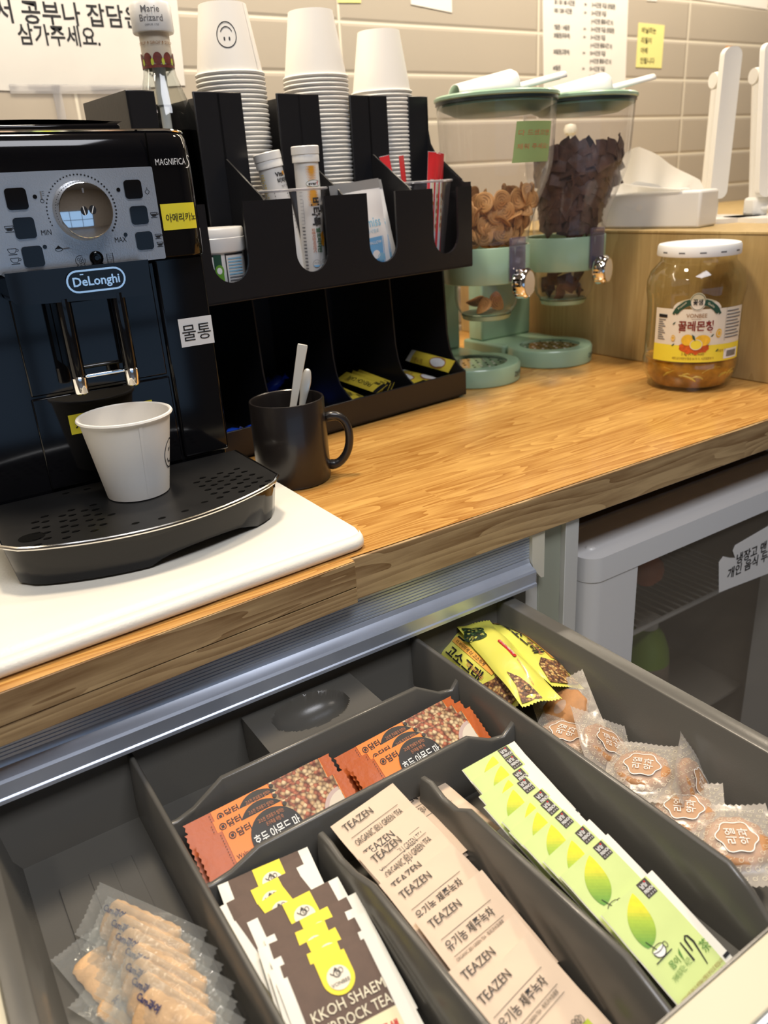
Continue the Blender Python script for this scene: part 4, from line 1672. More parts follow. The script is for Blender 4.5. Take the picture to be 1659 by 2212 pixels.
ztop_ = at_y(654, 744, .722)
spoon('flat steel spoon handle rising tallest from the black mug', (.3250, .7100, .018), tuple(ztop_), 0)
ztop_ = at_y(665, 796, .725)
spoon('shorter rounded steel spoon handle in the black mug', (.3400, .7180, .018), tuple(ztop_), 1)


# ================================================================ cereal dispensers
def dispenser(x, y, label):
    """facing -y; base disc centre at the origin"""
    t = thing('cereal_dispenser', label, 'cereal dispenser', (x, y, 0), (0, 0, 0), 'mint green cereal dispensers on the worktop')
    m = MB()
    m.lathe([(0, 0), (.0665, 0), (.0680, .0015), (.0685, .024), (.0665, .0268), (.0490, .0270), (.0485, .0245)], 'mint', n=64)
    bs = m.build('base_disc', t, ang=40)
    m = MB()
    m.lathe([(.0488, .0240), (0, .0240)], 'chrome', n=40)
    for i in range(7):
        for j in range(7):
            a, b = (i - 3) * .0125 + .006 * (j % 2), (j - 3) * .0115
            if math.hypot(a, b) < .041:
                m.patch(circ(a, b, .0021, n=8), lambda u, v, w_=0: Vector((u, v, .0241 + w_)), 'white_plastic' if (i + j) % 2 else 'dark', 1, .0002)
    m.build('drip_plate', bs)
    m = MB()
    def bf(u, v, w_=0):
        a = -PI / 2 + R(2) + u / .0685
        return Vector(((.0685 + w_) * math.cos(a), (.0685 + w_) * math.sin(a), v))
    m.text('Z|E|V|R|O', .020, .0095, .0098, bf, 'ink', .0008, 'l', bold=.012)
    m.build('lettering', bs)
    m = MB()
    m.box((-.060, .045, .0005), (.060, .150, .0262), 'mint')
    m.build('rear_foot', t, bevel=.004, seg=3)
    m = MB()
    m.box((-.055, .104, .0262), (.055, .140, .175), 'mint')
    m.build('column', t, bevel=.003)
    # collar
    cy = -.028
    m = MB()
    m.lathe([(.0585, .1475), (.0605, .1465), (.0612, .148), (.0616, .1940), (.0606, .1955), (.0585, .1945), (.0580, .1475)], 'mint', (0, cy, 0), 56)
    m.box((-.050, .020, .142), (.050, .135, .180), 'mint')
    m.build('collar', t, bevel=.001)
    # clear clip in front of the collar
    m = MB()
    m.box((-.012, cy - .0660, .150), (.016, cy - .0615, .207), 'clip_clear')
    m.build('clear_clip', t, bevel=.002)
    # lower bowl
    m = MB()
    m.lathe([(.045, .148), (.0455, .125), (.043, .112), (.036, .102), (.033, .100)], 'acrylic', (0, cy, 0), 40)
    m.build('lower_bowl', t)
    m = MB()
    m.lathe([(.036, .101), (.0335, .095), (.031, .094), (.031, .101)], 'mint', (0, cy, 0), 40)
    m.lathe([(.0345, .103), (0, .104)], 'mint_dark', (0, cy, 0), 40)
    m.build('outlet_ring', t)
    # knob
    kd = Vector((.38, -.92, 0)).normalized()
    kc = Vector((-.004, cy - .068, .148))
    q = kd.to_track_quat('Z', 'Y').to_matrix()
    m = MB()
    P, n = [], 48
    V, F = [], []
    pr_ = [(0, 0), (.0100, 0), (.0180, .002), (.0190, .004), (.0195, .016), (.0190, .019), (.0175, .0205), (.0165, .0200), (0, .0200)]
    for r, z in pr_:
        for i in range(n):
            rr = r * (1 + (.06 if (i % 2 and .003 < z < .018) else 0))
            a = 2 * PI * i / n
            V.append(q @ Vector((rr * math.cos(a), rr * math.sin(a), z)) + kc)
    F = [(j * n + i, j * n + (i + 1) % n, (j + 1) * n + (i + 1) % n, (j + 1) * n + i) for j in range(len(pr_) - 1) for i in range(n)]
    m.add(V, F, 'chrome')
    kn_ = m.build('turning_knob', t)
    m = MB()
    m.lathe([(.0160, .0203), (0, .0206)], 'spoon_steel', kc, 32, q)
    m.build('knob_face', kn_)
    # container: oval hopper, straight above and narrowing to the right at its foot
    def hop(z):
        """half widths and x centre of the hopper at a height"""
        s = max(0, min(1, (z - .200) / .110))
        s = s * s * (3 - 2 * s)
        r = .0560 + (.0790 - .0560) * s
        r += .004 * max(0, (z - .31) / .07)
        return r, .004 + .014 * s
    zs = [.198 + (.378 - .198) * k / 24 for k in range(25)]
    m = MB()
    n = 64
    V = []
    for z in zs:
        r, cx = hop(z)
        for i in range(n):
            a = 2 * PI * i / n
            V.append((cx + r * math.cos(a), cy - .004 + r * .93 * math.sin(a), z))
    F = [(j * n + i, j * n + (i + 1) % n, (j + 1) * n + (i + 1) % n, (j + 1) * n + i) for j in range(len(zs) - 1) for i in range(n)]
    m.add(V, F, 'acrylic')
    m.build('hopper', t)
    # lid
    r, cx = hop(.378)
    sc = Matrix(((1, 0, 0), (0, .93, 0), (0, 0, 1)))
    cc = (cx, cy - .004, 0)
    m = MB()
    m.lathe([(r + .001, .3770), (r + .0028, .3785), (r + .0030, .3815), (r + .0005, .3835), (r * .7, .3838), (0, .3838)], 'mint', cc, 64, sc)
    m.lathe([(r * .985, .3765), (r * .985, .3700), (r * .97, .3695), (r * .955, .3690), (r * .70, .3600), (0, .3600)], 'mint_dark', cc, 48, sc)
    ld = m.build('lid', t)
    m = MB()
    m.lathe([(r + .0006, .3772), (r + .0010, .3735), (r * .985, .3730), (r * .985, .3772)], 'rubber', cc, 64, sc)
    m.build('lid_seal', ld)
    return t, hop, cy - .004


d1, hop, hcy = dispenser(.7600, .9280, 'mint green dispenser with tan spiral cereal, nearer the organizer')
d2, _, _ = dispenser(.9270, .9400, 'mint green dispenser filled with dark chocolate cereal, right one')


# spiral cereal pieces and chocolate pieces
def spiral_mesh():
    m = MB()
    m.lathe([(0, -.0011), (.0125, -.0012), (.0138, 0), (.0125, .0012), (0, .0011)], 'spiral', n=26)
    for s in (1, -1):
        fz = lambda u, v, w_=0: Vector((u, v, s * (.0012 + w_)))
        pts = []
        for k in range(70):
            a = k * .26
            r = .0012 + .0106 * k / 70
            pts.append((r * math.cos(a), r * math.sin(a)))
        m.line(pts, .0007, fz, 'spiral_groove', .0002)
    for v in m.V:                                   # a gentle saddle bend
        v.z += 14 * (v.x * v.x - v.y * v.y) * .9
    o = m.build('tmp')
    me = o.data
    bpy.data.objects.remove(o)
    return me


def chip_mesh(seed):
    rr = random.Random(seed)
    m = MB()
    n = 5
    V = []
    for j in range(n + 1):
        for i in range(n + 1):
            a, b = i / n - .5, j / n - .5
            V.append(Vector((a * .023, b * .021, .0022 * math.cos(a * 2.6) * math.cos(b * 2.6) + .0012 * math.sin(8 * a + seed) + rr.uniform(-.0004, .0004))))
    W_ = [v + Vector((0, 0, -.0020)) for v in V]
    F = [(j * (n + 1) + i, j * (n + 1) + i + 1, (j + 1) * (n + 1) + i + 1, (j + 1) * (n + 1) + i) for j in range(n) for i in range(n)]
    m.add(V, F, 'choco')
    m.add(W_, [f[::-1] for f in F], 'choco')
    rim = [i for i in range(n + 1)] + [j * (n + 1) + n for j in range(1, n + 1)] + [n * (n + 1) + i for i in range(n - 1, -1, -1)] + [j * (n + 1) for j in range(n - 1, 0, -1)]
    L = len(rim)
    m.add([V[k] for k in rim] + [W_[k] for k in rim], [(i, i + L, (i + 1) % L + L, (i + 1) % L) for i in range(L)], 'choco')
    o = m.build('tmp')
    me = o.data
    bpy.data.objects.remove(o)
    return me


sm = spiral_mesh()
chips = [chip_mesh(i) for i in range(3)]


def fill(me_list, name, cx0, cy0, n, z0, z1, slope, seed, labels, cat, group, inner=True):
    rr = random.Random(seed)
    out_ = []
    k = 0
    tries = 0
    while k < n and tries < 4000:
        tries += 1
        z = rr.uniform(z0, z1)
        r, cx = hop(max(z, .2))
        # keep mostly to the shell that can be seen from the front
        a = rr.uniform(R(150), R(390)) if rr.random() < .85 else rr.uniform(0, 2 * PI)
        q = (r - .0132) * (rr.uniform(.93, 1.0) if rr.random() < .85 else rr.uniform(.2, .8))
        x, y = cx + q * math.cos(a), hcy + q * .93 * math.sin(a)
        if z > z1 - .02 + slope * (x - cx):
            if rr.random() < .6:
                continue
        p = Vector((cx0 + x, cy0 + y, z))
        if any((p - o_).length < .0098 for o_ in out_):
            continue
        out_.append(p)
        o = bpy.data.objects.new(name, rr.choice(me_list))
        COL.objects.link(o)
        o.location = p
        tangent = rr.random() < .85
        if tangent:
            o.rotation_euler = (R(90) + rr.uniform(-.25, .25), rr.uniform(-.9, .9), a + R(90) + rr.uniform(-.3, .3))
        else:
            o.rotation_euler = (rr.uniform(0, 3), rr.uniform(0, 3), rr.uniform(0, 3))
        tag(o, labels, cat, group)
        k += 1
    return out_


fill([sm], 'spiral_cereal', .7600, .9280, 90, .205, .262, .0, 3, 'round tan spiral cereal piece in the left mint dispenser', 'cereal', 'spiral cereal in the left dispenser')
fill(chips, 'chocolate_cereal', .9270, .9400, 230, .205, .318, .0, 5, 'dark brown square cereal piece in the right mint dispenser', 'cereal', 'chocolate cereal in the right dispenser')
# a few pieces low in the right outlet bowl
for k in range(10):
    o = bpy.data.objects.new('chocolate_cereal', chips[k % 3])
    COL.objects.link(o)
    a = 2 * PI * k / 10
    o.location = (.9270 + .024 * math.cos(a), .9400 - .028 + .024 * math.sin(a), .115 + .010 * (k % 3))
    o.rotation_euler = (R(90) if k % 2 else .5, .3 * k, a + R(90))
    tag(o, 'dark brown cereal piece in the lower bowl of the right dispenser', 'cereal', 'chocolate cereal in the lower bowl')
for k in range(4):
    o = bpy.data.objects.new('spiral_cereal', sm)
    COL.objects.link(o)
    a = 2 * PI * k / 4 + .6
    o.location = (.7600 + .016 * math.cos(a), .9280 - .028 + .016 * math.sin(a), .1130 + .005 * (k % 2))
    o.rotation_euler = (.5, .4 * k, a)
    tag(o, 'tan spiral cereal piece in the lower bowl of the left dispenser', 'cereal', 'spiral cereal in the lower bowl')

# green note on the inside of the left hopper wall
gn = MB()
def hopmap(u, v, w_=0):
    r, cx = hop(v)
    a = u / r
    return Vector((.7600 + cx + (r + w_) * math.cos(a), .9280 + hcy + (r + w_) * .93 * math.sin(a), v))
r_, cx_ = hop(.33)
ua = -.42 * r_
def near_u(px, py):
    """angle on the hopper wall under a pixel, found by marching the camera ray"""
    d = ray(px, py).normalized()
    best = None
    for k in range(4000):
        p = CPOS + d * (.7 + k * .00025)
        r, cx = hop(p.z)
        ex, ey = (p.x - .7600 - cx) / r, (p.y - .9280 - hcy) / (r * .93)
        if ex * ex + ey * ey < 1:
            return math.atan2(ey, ex) * r, p.z
    return 0, .33
ul, zl = near_u(1116, 262)
ur, zr = near_u(1190, 262)
ul2, zb = near_u(1112, 352)
gn.rect(ul, zb, ur, zl, hopmap, 'green_note', 10, 6, .0006)
gn.text('다 드셨으면', ul + .004, zl - .016, .0075, hopmap, 'rust_ink', .0010, width=(ur - ul) * .85)
gn.text('채워 주세요!', ul + .004, zl - .032, .0075, hopmap, 'rust_ink', .0010, width=(ur - ul) * .85)
tag(gn.build('sticky_note'), 'green sticky note with red handwriting on the left dispenser', 'note')


# scoops lying on the lids
def scoop(loc, rz, label):
    t = thing('cereal_scoop', label, 'scoop', loc, (0, 0, rz), 'white scoops on the dispenser lids')
    m = MB()
    # upside-down scoop: half barrel, open at its left mouth, rounded at the back
    n = 18
    V = []
    LN = 14
    for j in range(LN + 1):
        s = j / LN
        x = -.048 + .088 * s
        hgt = .0125 + .0175 * s
        if s > .86:
            q = (s - .86) / .14
            hgt *= math.sqrt(max(0, 1 - q * q)) * .999 + .001
        wd = .026 + .003 * s
        if s > .86:
            wd *= math.sqrt(max(0, 1 - ((s - .86) / .14) ** 2)) * .95 + .05
        for i in range(n + 1):
            a = PI * i / n
            V.append((x, wd * math.cos(a), hgt * (math.sin(a) ** .8)))
    F = [(j * (n + 1) + i, j * (n + 1) + i + 1, (j + 1) * (n + 1) + i + 1, (j + 1) * (n + 1) + i) for j in range(LN) for i in range(n)]
    m.add(V, F, 'white_plastic')
    m.build('scoop_bowl', t, solid=.0015, ang=60)
    m = MB()
    V = []
    for j in range(9):
        s = j / 8
        x = .036 + .068 * s
        z = .003 + .0125 * s
        w_ = .0085 + .003 * s
        for i in range(7):
            a = PI * i / 6
            V.append((x, w_ * math.cos(a), z + .0075 * math.sin(a)))
    F = [(j * 7 + i, j * 7 + i + 1, (j + 1) * 7 + i + 1, (j + 1) * 7 + i) for j in range(8) for i in range(6)]
    m.add(V, F, 'white_plastic')
    m.build('handle', t, solid=.0015, ang=60)
    return t


scoop((.7600 + .004, .9280 - .033, .3840), R(-22), 'white plastic scoop on the lid of the left mint dispenser')
scoop((.9270 + .022, .9400 - .035, .3840), R(-26), 'white plastic scoop on the lid of the right mint dispenser')

# ================================================================ lemon jar
JX, JY = .9430, .6840
jr = thing('glass_jar', 'big glass jar of honey lemon marmalade with a white lid at the worktop end', 'jar', (JX, JY, 0))
m = MB()
gp = [(0, .002), (.047, .002), (.0515, .0005), (.0530, .004), (.0555, .012), (.0600, .020), (.0620, .029), (.0622, .037), (.0612, .041), (.0605, .045), (.0605, .112), (.0615, .120), (.0632, .130), (.0625, .142), (.0590, .153), (.0510, .162), (.0475, .166), (.0470, .172), (.0480, .174), (.0470, .180)]
m.lathe(gp, 'glass', n=72)
m.build('glass_body', jr)
m = MB()
m.lathe([(0, .005), (.048, .005), (.0520, .012), (.0580, .020), (.0602, .029), (.0602, .036), (.0592, .0405), (0, .0395)], 'marmalade', n=56)
mm = m.build('marmalade', jr)
mm['kind'] = 'stuff'
rr = random.Random(4)
m = MB()
for k in range(16):
    a = rr.uniform(-PI, 0.4)
    z = rr.uniform(.018, .038)
    c = Vector((.0585 * math.cos(a), .0585 * math.sin(a), z))
    tdir = Vector((-math.sin(a), math.cos(a), rr.uniform(-.6, .6))).normalized()
    L_ = rr.uniform(.006, .012)
    m.tube([c - tdir * L_, c - tdir * L_ * .4 + Vector((0, 0, .002)), c + tdir * L_ * .4 + Vector((0, 0, .002)), c + tdir * L_], [.0008, .0018, .0018, .0008], 'rind', n=6)
pl = m.build('lemon_peel', jr)
pl['kind'] = 'stuff'
m = MB()
m.lathe([(.0500, .1735), (.0520, .1735), (.0525, .175), (.0520, .1850), (.0505, .1875), (.0480, .1880), (.0470, .1868), (0, .1868)], 'paper_tag', n=64)
jl = m.build('lid', jr)


def jf(u, v, w_=0):
    a = -PI / 2 - R(50) + u / .0610
    return Vector(((.0610 + w_) * math.cos(a), (.0610 + w_) * math.sin(a), .0425 + (v - .0535) * 1.17))


m = MB()
for k in range(10):
    m.line([(-.10 + .026 * k, .179), (-.092 + .026 * k, .179)], .0018, lambda u, v, w_=0: Vector(((.0524 + w_) * math.cos(u / .0524 - PI / 2), (.0524 + w_) * math.sin(u / .0524 - PI / 2), v)), 'ink_grey', .0002)
m.build('lid_print', jl)
m = MB()
m.rect(-.056, .0535, .072, .1120, jf, 'label_cream', 40, 2, .0004)
lb_ = m.build('label', jr)
m = MB()
m.rect(-.056, .0535, .072, .0725, jf, 'label_yellow', 40, 1, .0007)
# crest, circle and ribbon
m.patch([(.0 + .030 * math.cos(t), .112 + .0120 * math.sin(t)) for t in [PI * q / 20 for q in range(21)]], jf, 'label_cream', 2, .0006)
m.patch(circ(0, .1200, .0098, n=24), jf, 'label_cream', 2, .0008)
m.ring(0, .1200, .0086, .0086, .0005, jf, 'ribbon', .0012, 28)
for s in (-1, 1):
    m.line([(s * .0085, .1195), (s * .015, .1175), (s * .0225, .1125), (s * .0255, .1090)], .0068, jf, 'ribbon', .0010)
    m.line([(s * .0235, .1075), (s * .0275, .1095), (s * .029, .1062)], .0035, jf, 'ribbon', .0010)
m.text('꽃샘', 0, .1172, .0068, jf, 'ink', .0014, 'c', bold=.02)
m.text('Premium', -.0225, .1115, .0034, jf, 'cream_ink', .0014, rot=R(38))
m.text('Quality', .0115, .1178, .0034, jf, 'cream_ink', .0014, rot=R(-30))
m.text('VONBEE', 0, .1030, .0062, jf, 'ink_brown', .0010, 'c', width=.0250)
m.line([(-.006, .1012), (.006, .1012)], .0003, jf, 'ink_brown', .0010)
m.text('꿀레몬청', 0, .0895, .0118, jf, 'ink_darkred', .0010, 'c', bold=.022, width=.0430)
m.line([(-.020, .0868), (.020, .0868)], .0011, jf, 'rust_ink', .0010)
m.patch(circ(0, .0690, .0185, .0052, n=24), jf, 'splash', 2, .0010)
m.patch([(.017 * math.cos(t) * (1 + .12 * math.sin(7 * t)), .0705 + .0072 * math.sin(t) * (1 + .25 * math.cos(9 * t))) for t in [2 * PI * q / 44 for q in range(44)]], jf, 'splash', 2, .0012)
m.patch(circ(-.0085, .0785, .0078, .0062, n=20), jf, 'lemon', 2, .0014)
m.patch(circ(.0095, .0780, .0098, .0062, n=20), jf, 'lemon', 2, .0016)
m.patch(circ(.0020, .0735, .0072, .0056, n=20), jf, 'label_yellow', 2, .0018)
m.ring(.0020, .0735, .0072, .0056, .0008, jf, 'cream_ink', .0020, 24)
m.patch([(-.004, .0850), (-.0005, .0830), (.0010, .0775), (-.0025, .0800)], jf, 'ribbon', 1, .0022)
for x, z, s in ((-.0270, .0800, .0036), (.0300, .0850, .0050)):
    m.patch(circ(x, z, s * .8, s, n=16), jf, 'lemon', 1, .0010)
    m.ring(x, z, s * .5, s * .6, .0006, jf, 'cream_ink', .0014, 16)
for x, z in ((-.0265, .0725), (.0215, .0830), (.0295, .0660), (-.0270, .0965)):
    m.patch([(x - .0022, z - .0012), (x, z + .0010), (x + .0022, z + .0016), (x, z - .0014)], jf, 'ribbon', 1, .0010)
m.text('2 kg (4,920 kcal)', -.001, .0615, .0042, jf, 'ink_brown', .0010, 'c', bold=.01)
m.text('베트남산레몬당절임 50.75 %, 사양벌꿀20 %', 0, .0565, .0034, jf, 'ink_brown', .0010, 'c', width=.0520)
m.text('과일의 본', .0300, .0640, .0034, jf, 'ink_brown', .0010)
for k in range(9):
    m.rect(.0395, .1075 - .0036 * k, .0395 + (.027 if k % 3 else .022), .1088 - .0036 * k, jf, 'ink_grey', 8, 1, .0009)
m.line([(.0385, .0765), (.0695, .0765), (.0695, .1120), (.0385, .1120), (.0385, .0765)], .0003, jf, 'ink_grey', .0009)
m.rect(.0400, .0555, .0660, .0665, jf, 'paper_tag', 8, 1, .0010)
for k in range(22):
    m.rect(.0445 + .00085 * k, .0575, .0445 + .00085 * k + (.0005 if k % 3 else .0003), .0645, jf, 'ink', 1, 1, .0013)
m.rect(-.050, .1020, -.037, .1055, jf, 'ink', 5, 1, .0009)
for k in range(10):
    m.rect(-.050, .0775 + .0024 * k, -.039 - .002 * (k % 3), .0785 + .0024 * k, jf, 'ink_grey', 5, 1, .0009)
m.build('label_print', lb_)

# ================================================================ raised wooden ledge at the right
lg = thing('wooden_ledge', 'light wooden raised ledge closing the right end of the worktop', 'ledge', (1.009, .5, 0))
m = MB()
z_ = .1965
# in a frame turned so its face follows the photographed line
m.box((0, 0, .0005), (1.6, .774, z_ - .004), 'ledge_wood')
m.build('side_board', lg, bevel=.001)
m = MB()
m.box((-.001, -.001, z_ - .004), (1.6, .774, z_), 'ledge_wood')
m.build('top_board', lg, bevel=.0008)
LZ = z_

# tissue dispenser
tx = thing('tissue_dispenser', 'white rectangular tissue dispenser on the wooden ledge', 'tissue box', (1.055, .770, LZ), (0, 0, R(9)))
m = MB()
m.box((0, 0, 0), (.055, .205, .0520), 'white_plastic')
tb = m.build('case', tx, bevel=.004, seg=3)
m = MB()
m.patch([(.005 * math.cos(t), .005 * math.sin(t)) for t in [2 * PI * k / 16 for k in range(16)]], lambda u, v, w_=0: Vector((-.0002 - w_, .098 + u, .030 + v)), 'cup_paper', 1, .0002)
m.build('logo_mark', tb)
ts = MB()
def tis(a, b):
    # pulled-up sheet: a wide curled leaf
    y = .040 + .160 * a
    z = .0520 + .066 * (b ** 1.0) * (1 - .75 * max(0, .55 - a) / .55) * (.35 + .65 * math.sin(PI * min(1, a * 1.05 + .02)) ** .5) if a > .02 else .052
    x = .035 - .020 * b * math.sin(3.2 * a + .4) + .004 * math.sin(20 * a)
    y -= .03 * b * (1 - a)
    return Vector((x, y, z))
ts.grid(tis, 24, 10, 'tissue_paper')
tso = ts.build('tissue', tx, ang=180)
m = MB()
m.grid(lambda a, b: Vector((-.004 + .058 * b - .01 * a, .030 + .09 * a, .0540 + .012 * (a ** 1.7) + .002 * math.sin(7 * b + 3 * a))), 12, 8, 'tissue_paper')
m.build('tissue_fold', tx, ang=180)


# folding desk lamps
def lamp(x, y, rz, lean, label):
    t = thing('desk_lamp', label, 'desk lamp', (x, y, LZ), (0, 0, rz), 'white folding desk lamps on the ledge')
    m = MB()
    m.prism(rrect(-.075, -.05, .045, .05, .03, 8), lambda u, v: Vector((u, v, 0)), lambda u, v: Vector((u, v, .007)), 'white_plastic')
    m.build('base_plate', t, bevel=.002)
    m = MB()
    m.box((.000, -.014, .006), (.028, .014, .034), 'white_plastic')
    m.build('hinge', t, bevel=.005, seg=3)
    m = MB()
    m.tube([(.020, 0, .03), (.020 - lean * .1, 0, .12), (.020 - lean * .19, 0, .205)], .0065, 'white_plastic', n=12, flat=1.5)
    m.lathe([(0, -.008), (.011, -.008), (.012, 0), (.011, .008), (0, .008)], 'white_plastic', (.020 - lean * .19, 0, .205), 20, Matrix.Rotation(R(90), 3, 'X'))
    m.build('arm', t)
    m = MB()
    P = rrect(-.0155, 0, .0155, .212, .012, 6)
    sx_ = -.002
    m.prism(P, lambda u, v: Vector((sx_ - lean * (v + .03) * .95, u, v + .034)), lambda u, v: Vector((sx_ - .011 - lean * (v + .03) * .95, u, v + .034)), 'white_plastic')
    m.build('light_panel', t, bevel=.003, seg=3)
    return t


lamp(1.195, .850, R(72), .02, 'white folding desk lamp on the ledge, the fully visible one beside the tissue box')
lamp(1.215, .775, R(72), -.12, 'white folding desk lamp cut off by the right edge of the photo')
lamp_cable = MB()
lamp_cable.tube([(1.21, .80, LZ + .012), (1.22, .76, LZ + .02), (1.20, .72, LZ + .012), (1.25, .69, LZ + .006), (1.35, .68, LZ + .006)], .003, 'white_plastic', n=8)
tag(lamp_cable.build('power_cable'), 'white cable lying between the two desk lamps', 'cable')

# pump bottle behind the dispensers
pb = thing('pump_bottle', 'white pump bottle standing behind the dark cereal dispenser', 'bottle', (1.110, 1.085, LZ))
m = MB()
m.lathe([(0, 0), (.026, 0), (.028, .003), (.028, .075), (.024, .086), (.0165, .092)], 'cream_plastic', n=32)
m.build('bottle_body', pb)
m = MB()
m.lathe([(.0165, .090), (.0185, .092), (.0185, .112), (.014, .116), (.006, .120), (.0052, .146), (.010, .150), (.0115, .156), (.009, .163), (0, .165)], 'cream_plastic', n=28)
m.build('pump_head', pb)


# ================================================================ things on the wall
def wallf(y=WY):
    return lambda u, v, w_=0: Vector((u, y - w_, v))


WF = wallf()


def wall_sheet(name, label, cat, outline, mt, lift=.0012, group=None, curl=0.0, extra=None):
    t = thing(name, label, cat, (sum(p[0] for p in outline) / len(outline), WY, min(p[1] for p in outline)), (0, 0, 0), group)
    sh = tuple(t.location)
    m = MB()
    m.prism(outline, lambda u, v: Vector((u, WY - .0002, v)), lambda u, v: Vector((u, WY - lift, v)), mt)
    m.build('sheet', t, shift=sh)
    if extra:
        m = MB()
        extra(m, lambda u, v, w_=0: Vector((u, WY - lift - w_, v)))
        m.build('printed_text', t, shift=sh)
    return t


# large notice at the left, with its rounded lower edge
def notice_art(m, f):
    m.text('휴게실에서 공부나 잡담은', .4420, .5120, .0300, f, 'ink', .0004, 'r', bold=.014, width=.2990)
    m.text('삼가주세요.', .2700, .4870, .0270, f, 'ink', .0004, 'l', bold=.014, width=.1080)
    # shield
    cx, cz = .4560, .4720
    P = [(cx - .0130, cz + .0165), (cx, cz + .0190), (cx + .0130, cz + .0165), (cx + .0130, cz - .0040), (cx + .009, cz - .0120), (cx, cz - .0190), (cx - .009, cz - .0120), (cx - .0130, cz - .0040)]
    m.patch(P, f, 'ink', 1, .0003)
    m.rect(cx - .0115, cz - .0045, cx + .0115, cz + .0025, f, 'paper', 1, 1, .0006)
    m.text('SYNERGY', cx, cz - .0030, .0050, f, 'ink', .0009, 'c', bold=.02, width=.0200)
    for k in range(3):
        m.rect(cx - .0085 + .0030 * k, cz + .0062, cx - .0070 + .0030 * k, cz + .0105, f, 'paper', 1, 1, .0006)
    m.patch([(cx - .0095, cz + .0108), (cx - .0048, cz + .0140), (cx, cz + .0108)], f, 'paper', 1, .0006)
    m.text('P', cx - .004, cz - .0110, .0050, f, 'paper', .0006, 'c')
    for s in (-1, 1):
        for k in range(8):
            a = R(200 + 10 * k)
            x = cx + s * abs(.021 * math.cos(a))
            z = cz - .004 + .021 * math.sin(a) * .95
            m.patch([(x - .0011, z), (x, z + .0024), (x + .0011, z), (x, z - .0024)], f, 'ink', 1, .0004)


wall_sheet('wall_notice', 'big white paper notice with two lines of black Korean lettering on the tiles', 'notice',
           [(.06, .60), (.06, .455), (.16, .4365), (.22, .4305), (.26, .4290), (.33, .4295), (.4940, .4380), (.5020, .60)], 'notice_paper', extra=notice_art)
m = MB()
m.rect(.245, .426, .44, .4375, WF, 'rim_acrylic', 1, 1, .0022)
m.rect(.300, .372, .312, .4375, WF, 'rim_acrylic', 1, 1, .0020)
tag(m.build('clear_tape'), 'strips of clear tape under the big white notice', 'tape')


def list_art(m, f):
    rows_ = [('30 / 50 / 80 시간권', '>>', '3+시간권 지급 (당일권)', 0), ('100 / 200 시간권', '>>', '5+시간권 지급', 0), ('', '', '(+시간권 종료시간 X)', 1),
             ('7일권 / 14일권', '>>', '3+시간권 지급 (당일권)', 0), ('30일권(자유석)', '>>', '5+시간권 지급', 0), ('', '', '(+시간권 종료시간 X)', 1),
             ('30일권(고정석)', '>>', '10+시간권 지급', 0), ('', '', '(+시간권 종료시간 X)', 1), ('60일권', '>>', '15+시간권 지급', 0), ('', '', '(+시간권 종료', 1)]
    for k, (a, b, c, d) in enumerate(rows_):
        z = .5820 - .0138 * k
        if a:
            m.text(a, 1.2520, z, .0098, f, 'ink', .0004, bold=.02, sx=.72)
            m.text(b, 1.3320, z, .0090, f, 'ink', .0004, bold=.02, sx=.72)
        m.text(c, 1.3530, z, .0098, f, 'ink', .0004, bold=.02, sx=.72)


wall_sheet('price_list', 'white printed time pass list taped to the tiles above the right dispenser', 'price list',
           [(1.2290, .4250), (1.4620, .4300), (1.4560, .66), (1.2190, .66)], 'paper', extra=list_art)


def yn_art(m, f):
    for k, s_ in enumerate(('바닐라는', '리필이', '아예', '안됩니다')):
        m.text(s_, 1.503, .5440 - .0185 * k, .0125, f, 'ink', .0004, bold=.01)


wall_sheet('sticky_note', 'yellow sticky note with handwriting, low on the tiles beside the white list', 'note',
           [(1.4920, .4805), (1.5730, .4800), (1.5740, .5600), (1.4930, .5612)], 'yellow_note', extra=yn_art)
wall_sheet('sticky_note', 'edge of a yellow sticky note at the top of the photo', 'note', [(.7720, .5590), (.8160, .5610), (.8160, .62), (.7700, .62)], 'yellow_note')
wall_sheet('paper_note', 'corner of a white paper hanging into the top of the photo left of the list', 'note',
           [(.9170, .5640), (1.0050, .5560), (1.0050, .64), (.9150, .64)], 'paper')
wall_sheet('paper_note', 'tiny white paper edge at the top beside the long list', 'note', [(1.5150, .6010), (1.5450, .6015), (1.5450, .65), (1.5150, .65)], 'paper')
wall_sheet('paper_note', 'wide white paper edge at the top right corner of the tiles', 'note', [(1.6650, .6120), (1.93, .6060), (1.93, .68), (1.6650, .68)], 'paper')


def or_art(m, f):
    m.rect(1.800, .4860, 1.8270, .4960, f, 'ink', 1, 1, .0004)
    m.rect(1.8022, .4880, 1.8250, .4940, f, 'cream_ink', 1, 1, .0006)
    m.text('COFFEE', 1.8140, .4892, .0055, f, 'ink', .0008, 'c', bold=.02)
    m.rect(1.812, .408, 1.8240, .4280, f, 'ink', 1, 1, .0004)
    m.text('N', 1.8180, .413, .0120, f, 'orange_card', .0008, 'c', bold=.03)
    m.text('카페 더블', 1.8140, .5020, .0055, f, 'ink', .0004, 'c')
    m.patch(circ(1.803, .4550, .0120, n=20), f, 'white_ink', 1, .0004)


wall_sheet('orange_card', 'narrow orange card with black boxes on the tiles behind the desk lamp', 'card', [(1.7900, .3950), (1.8280, .3950), (1.8280, .5280), (1.7900, .5280)], 'orange_card', extra=or_art)

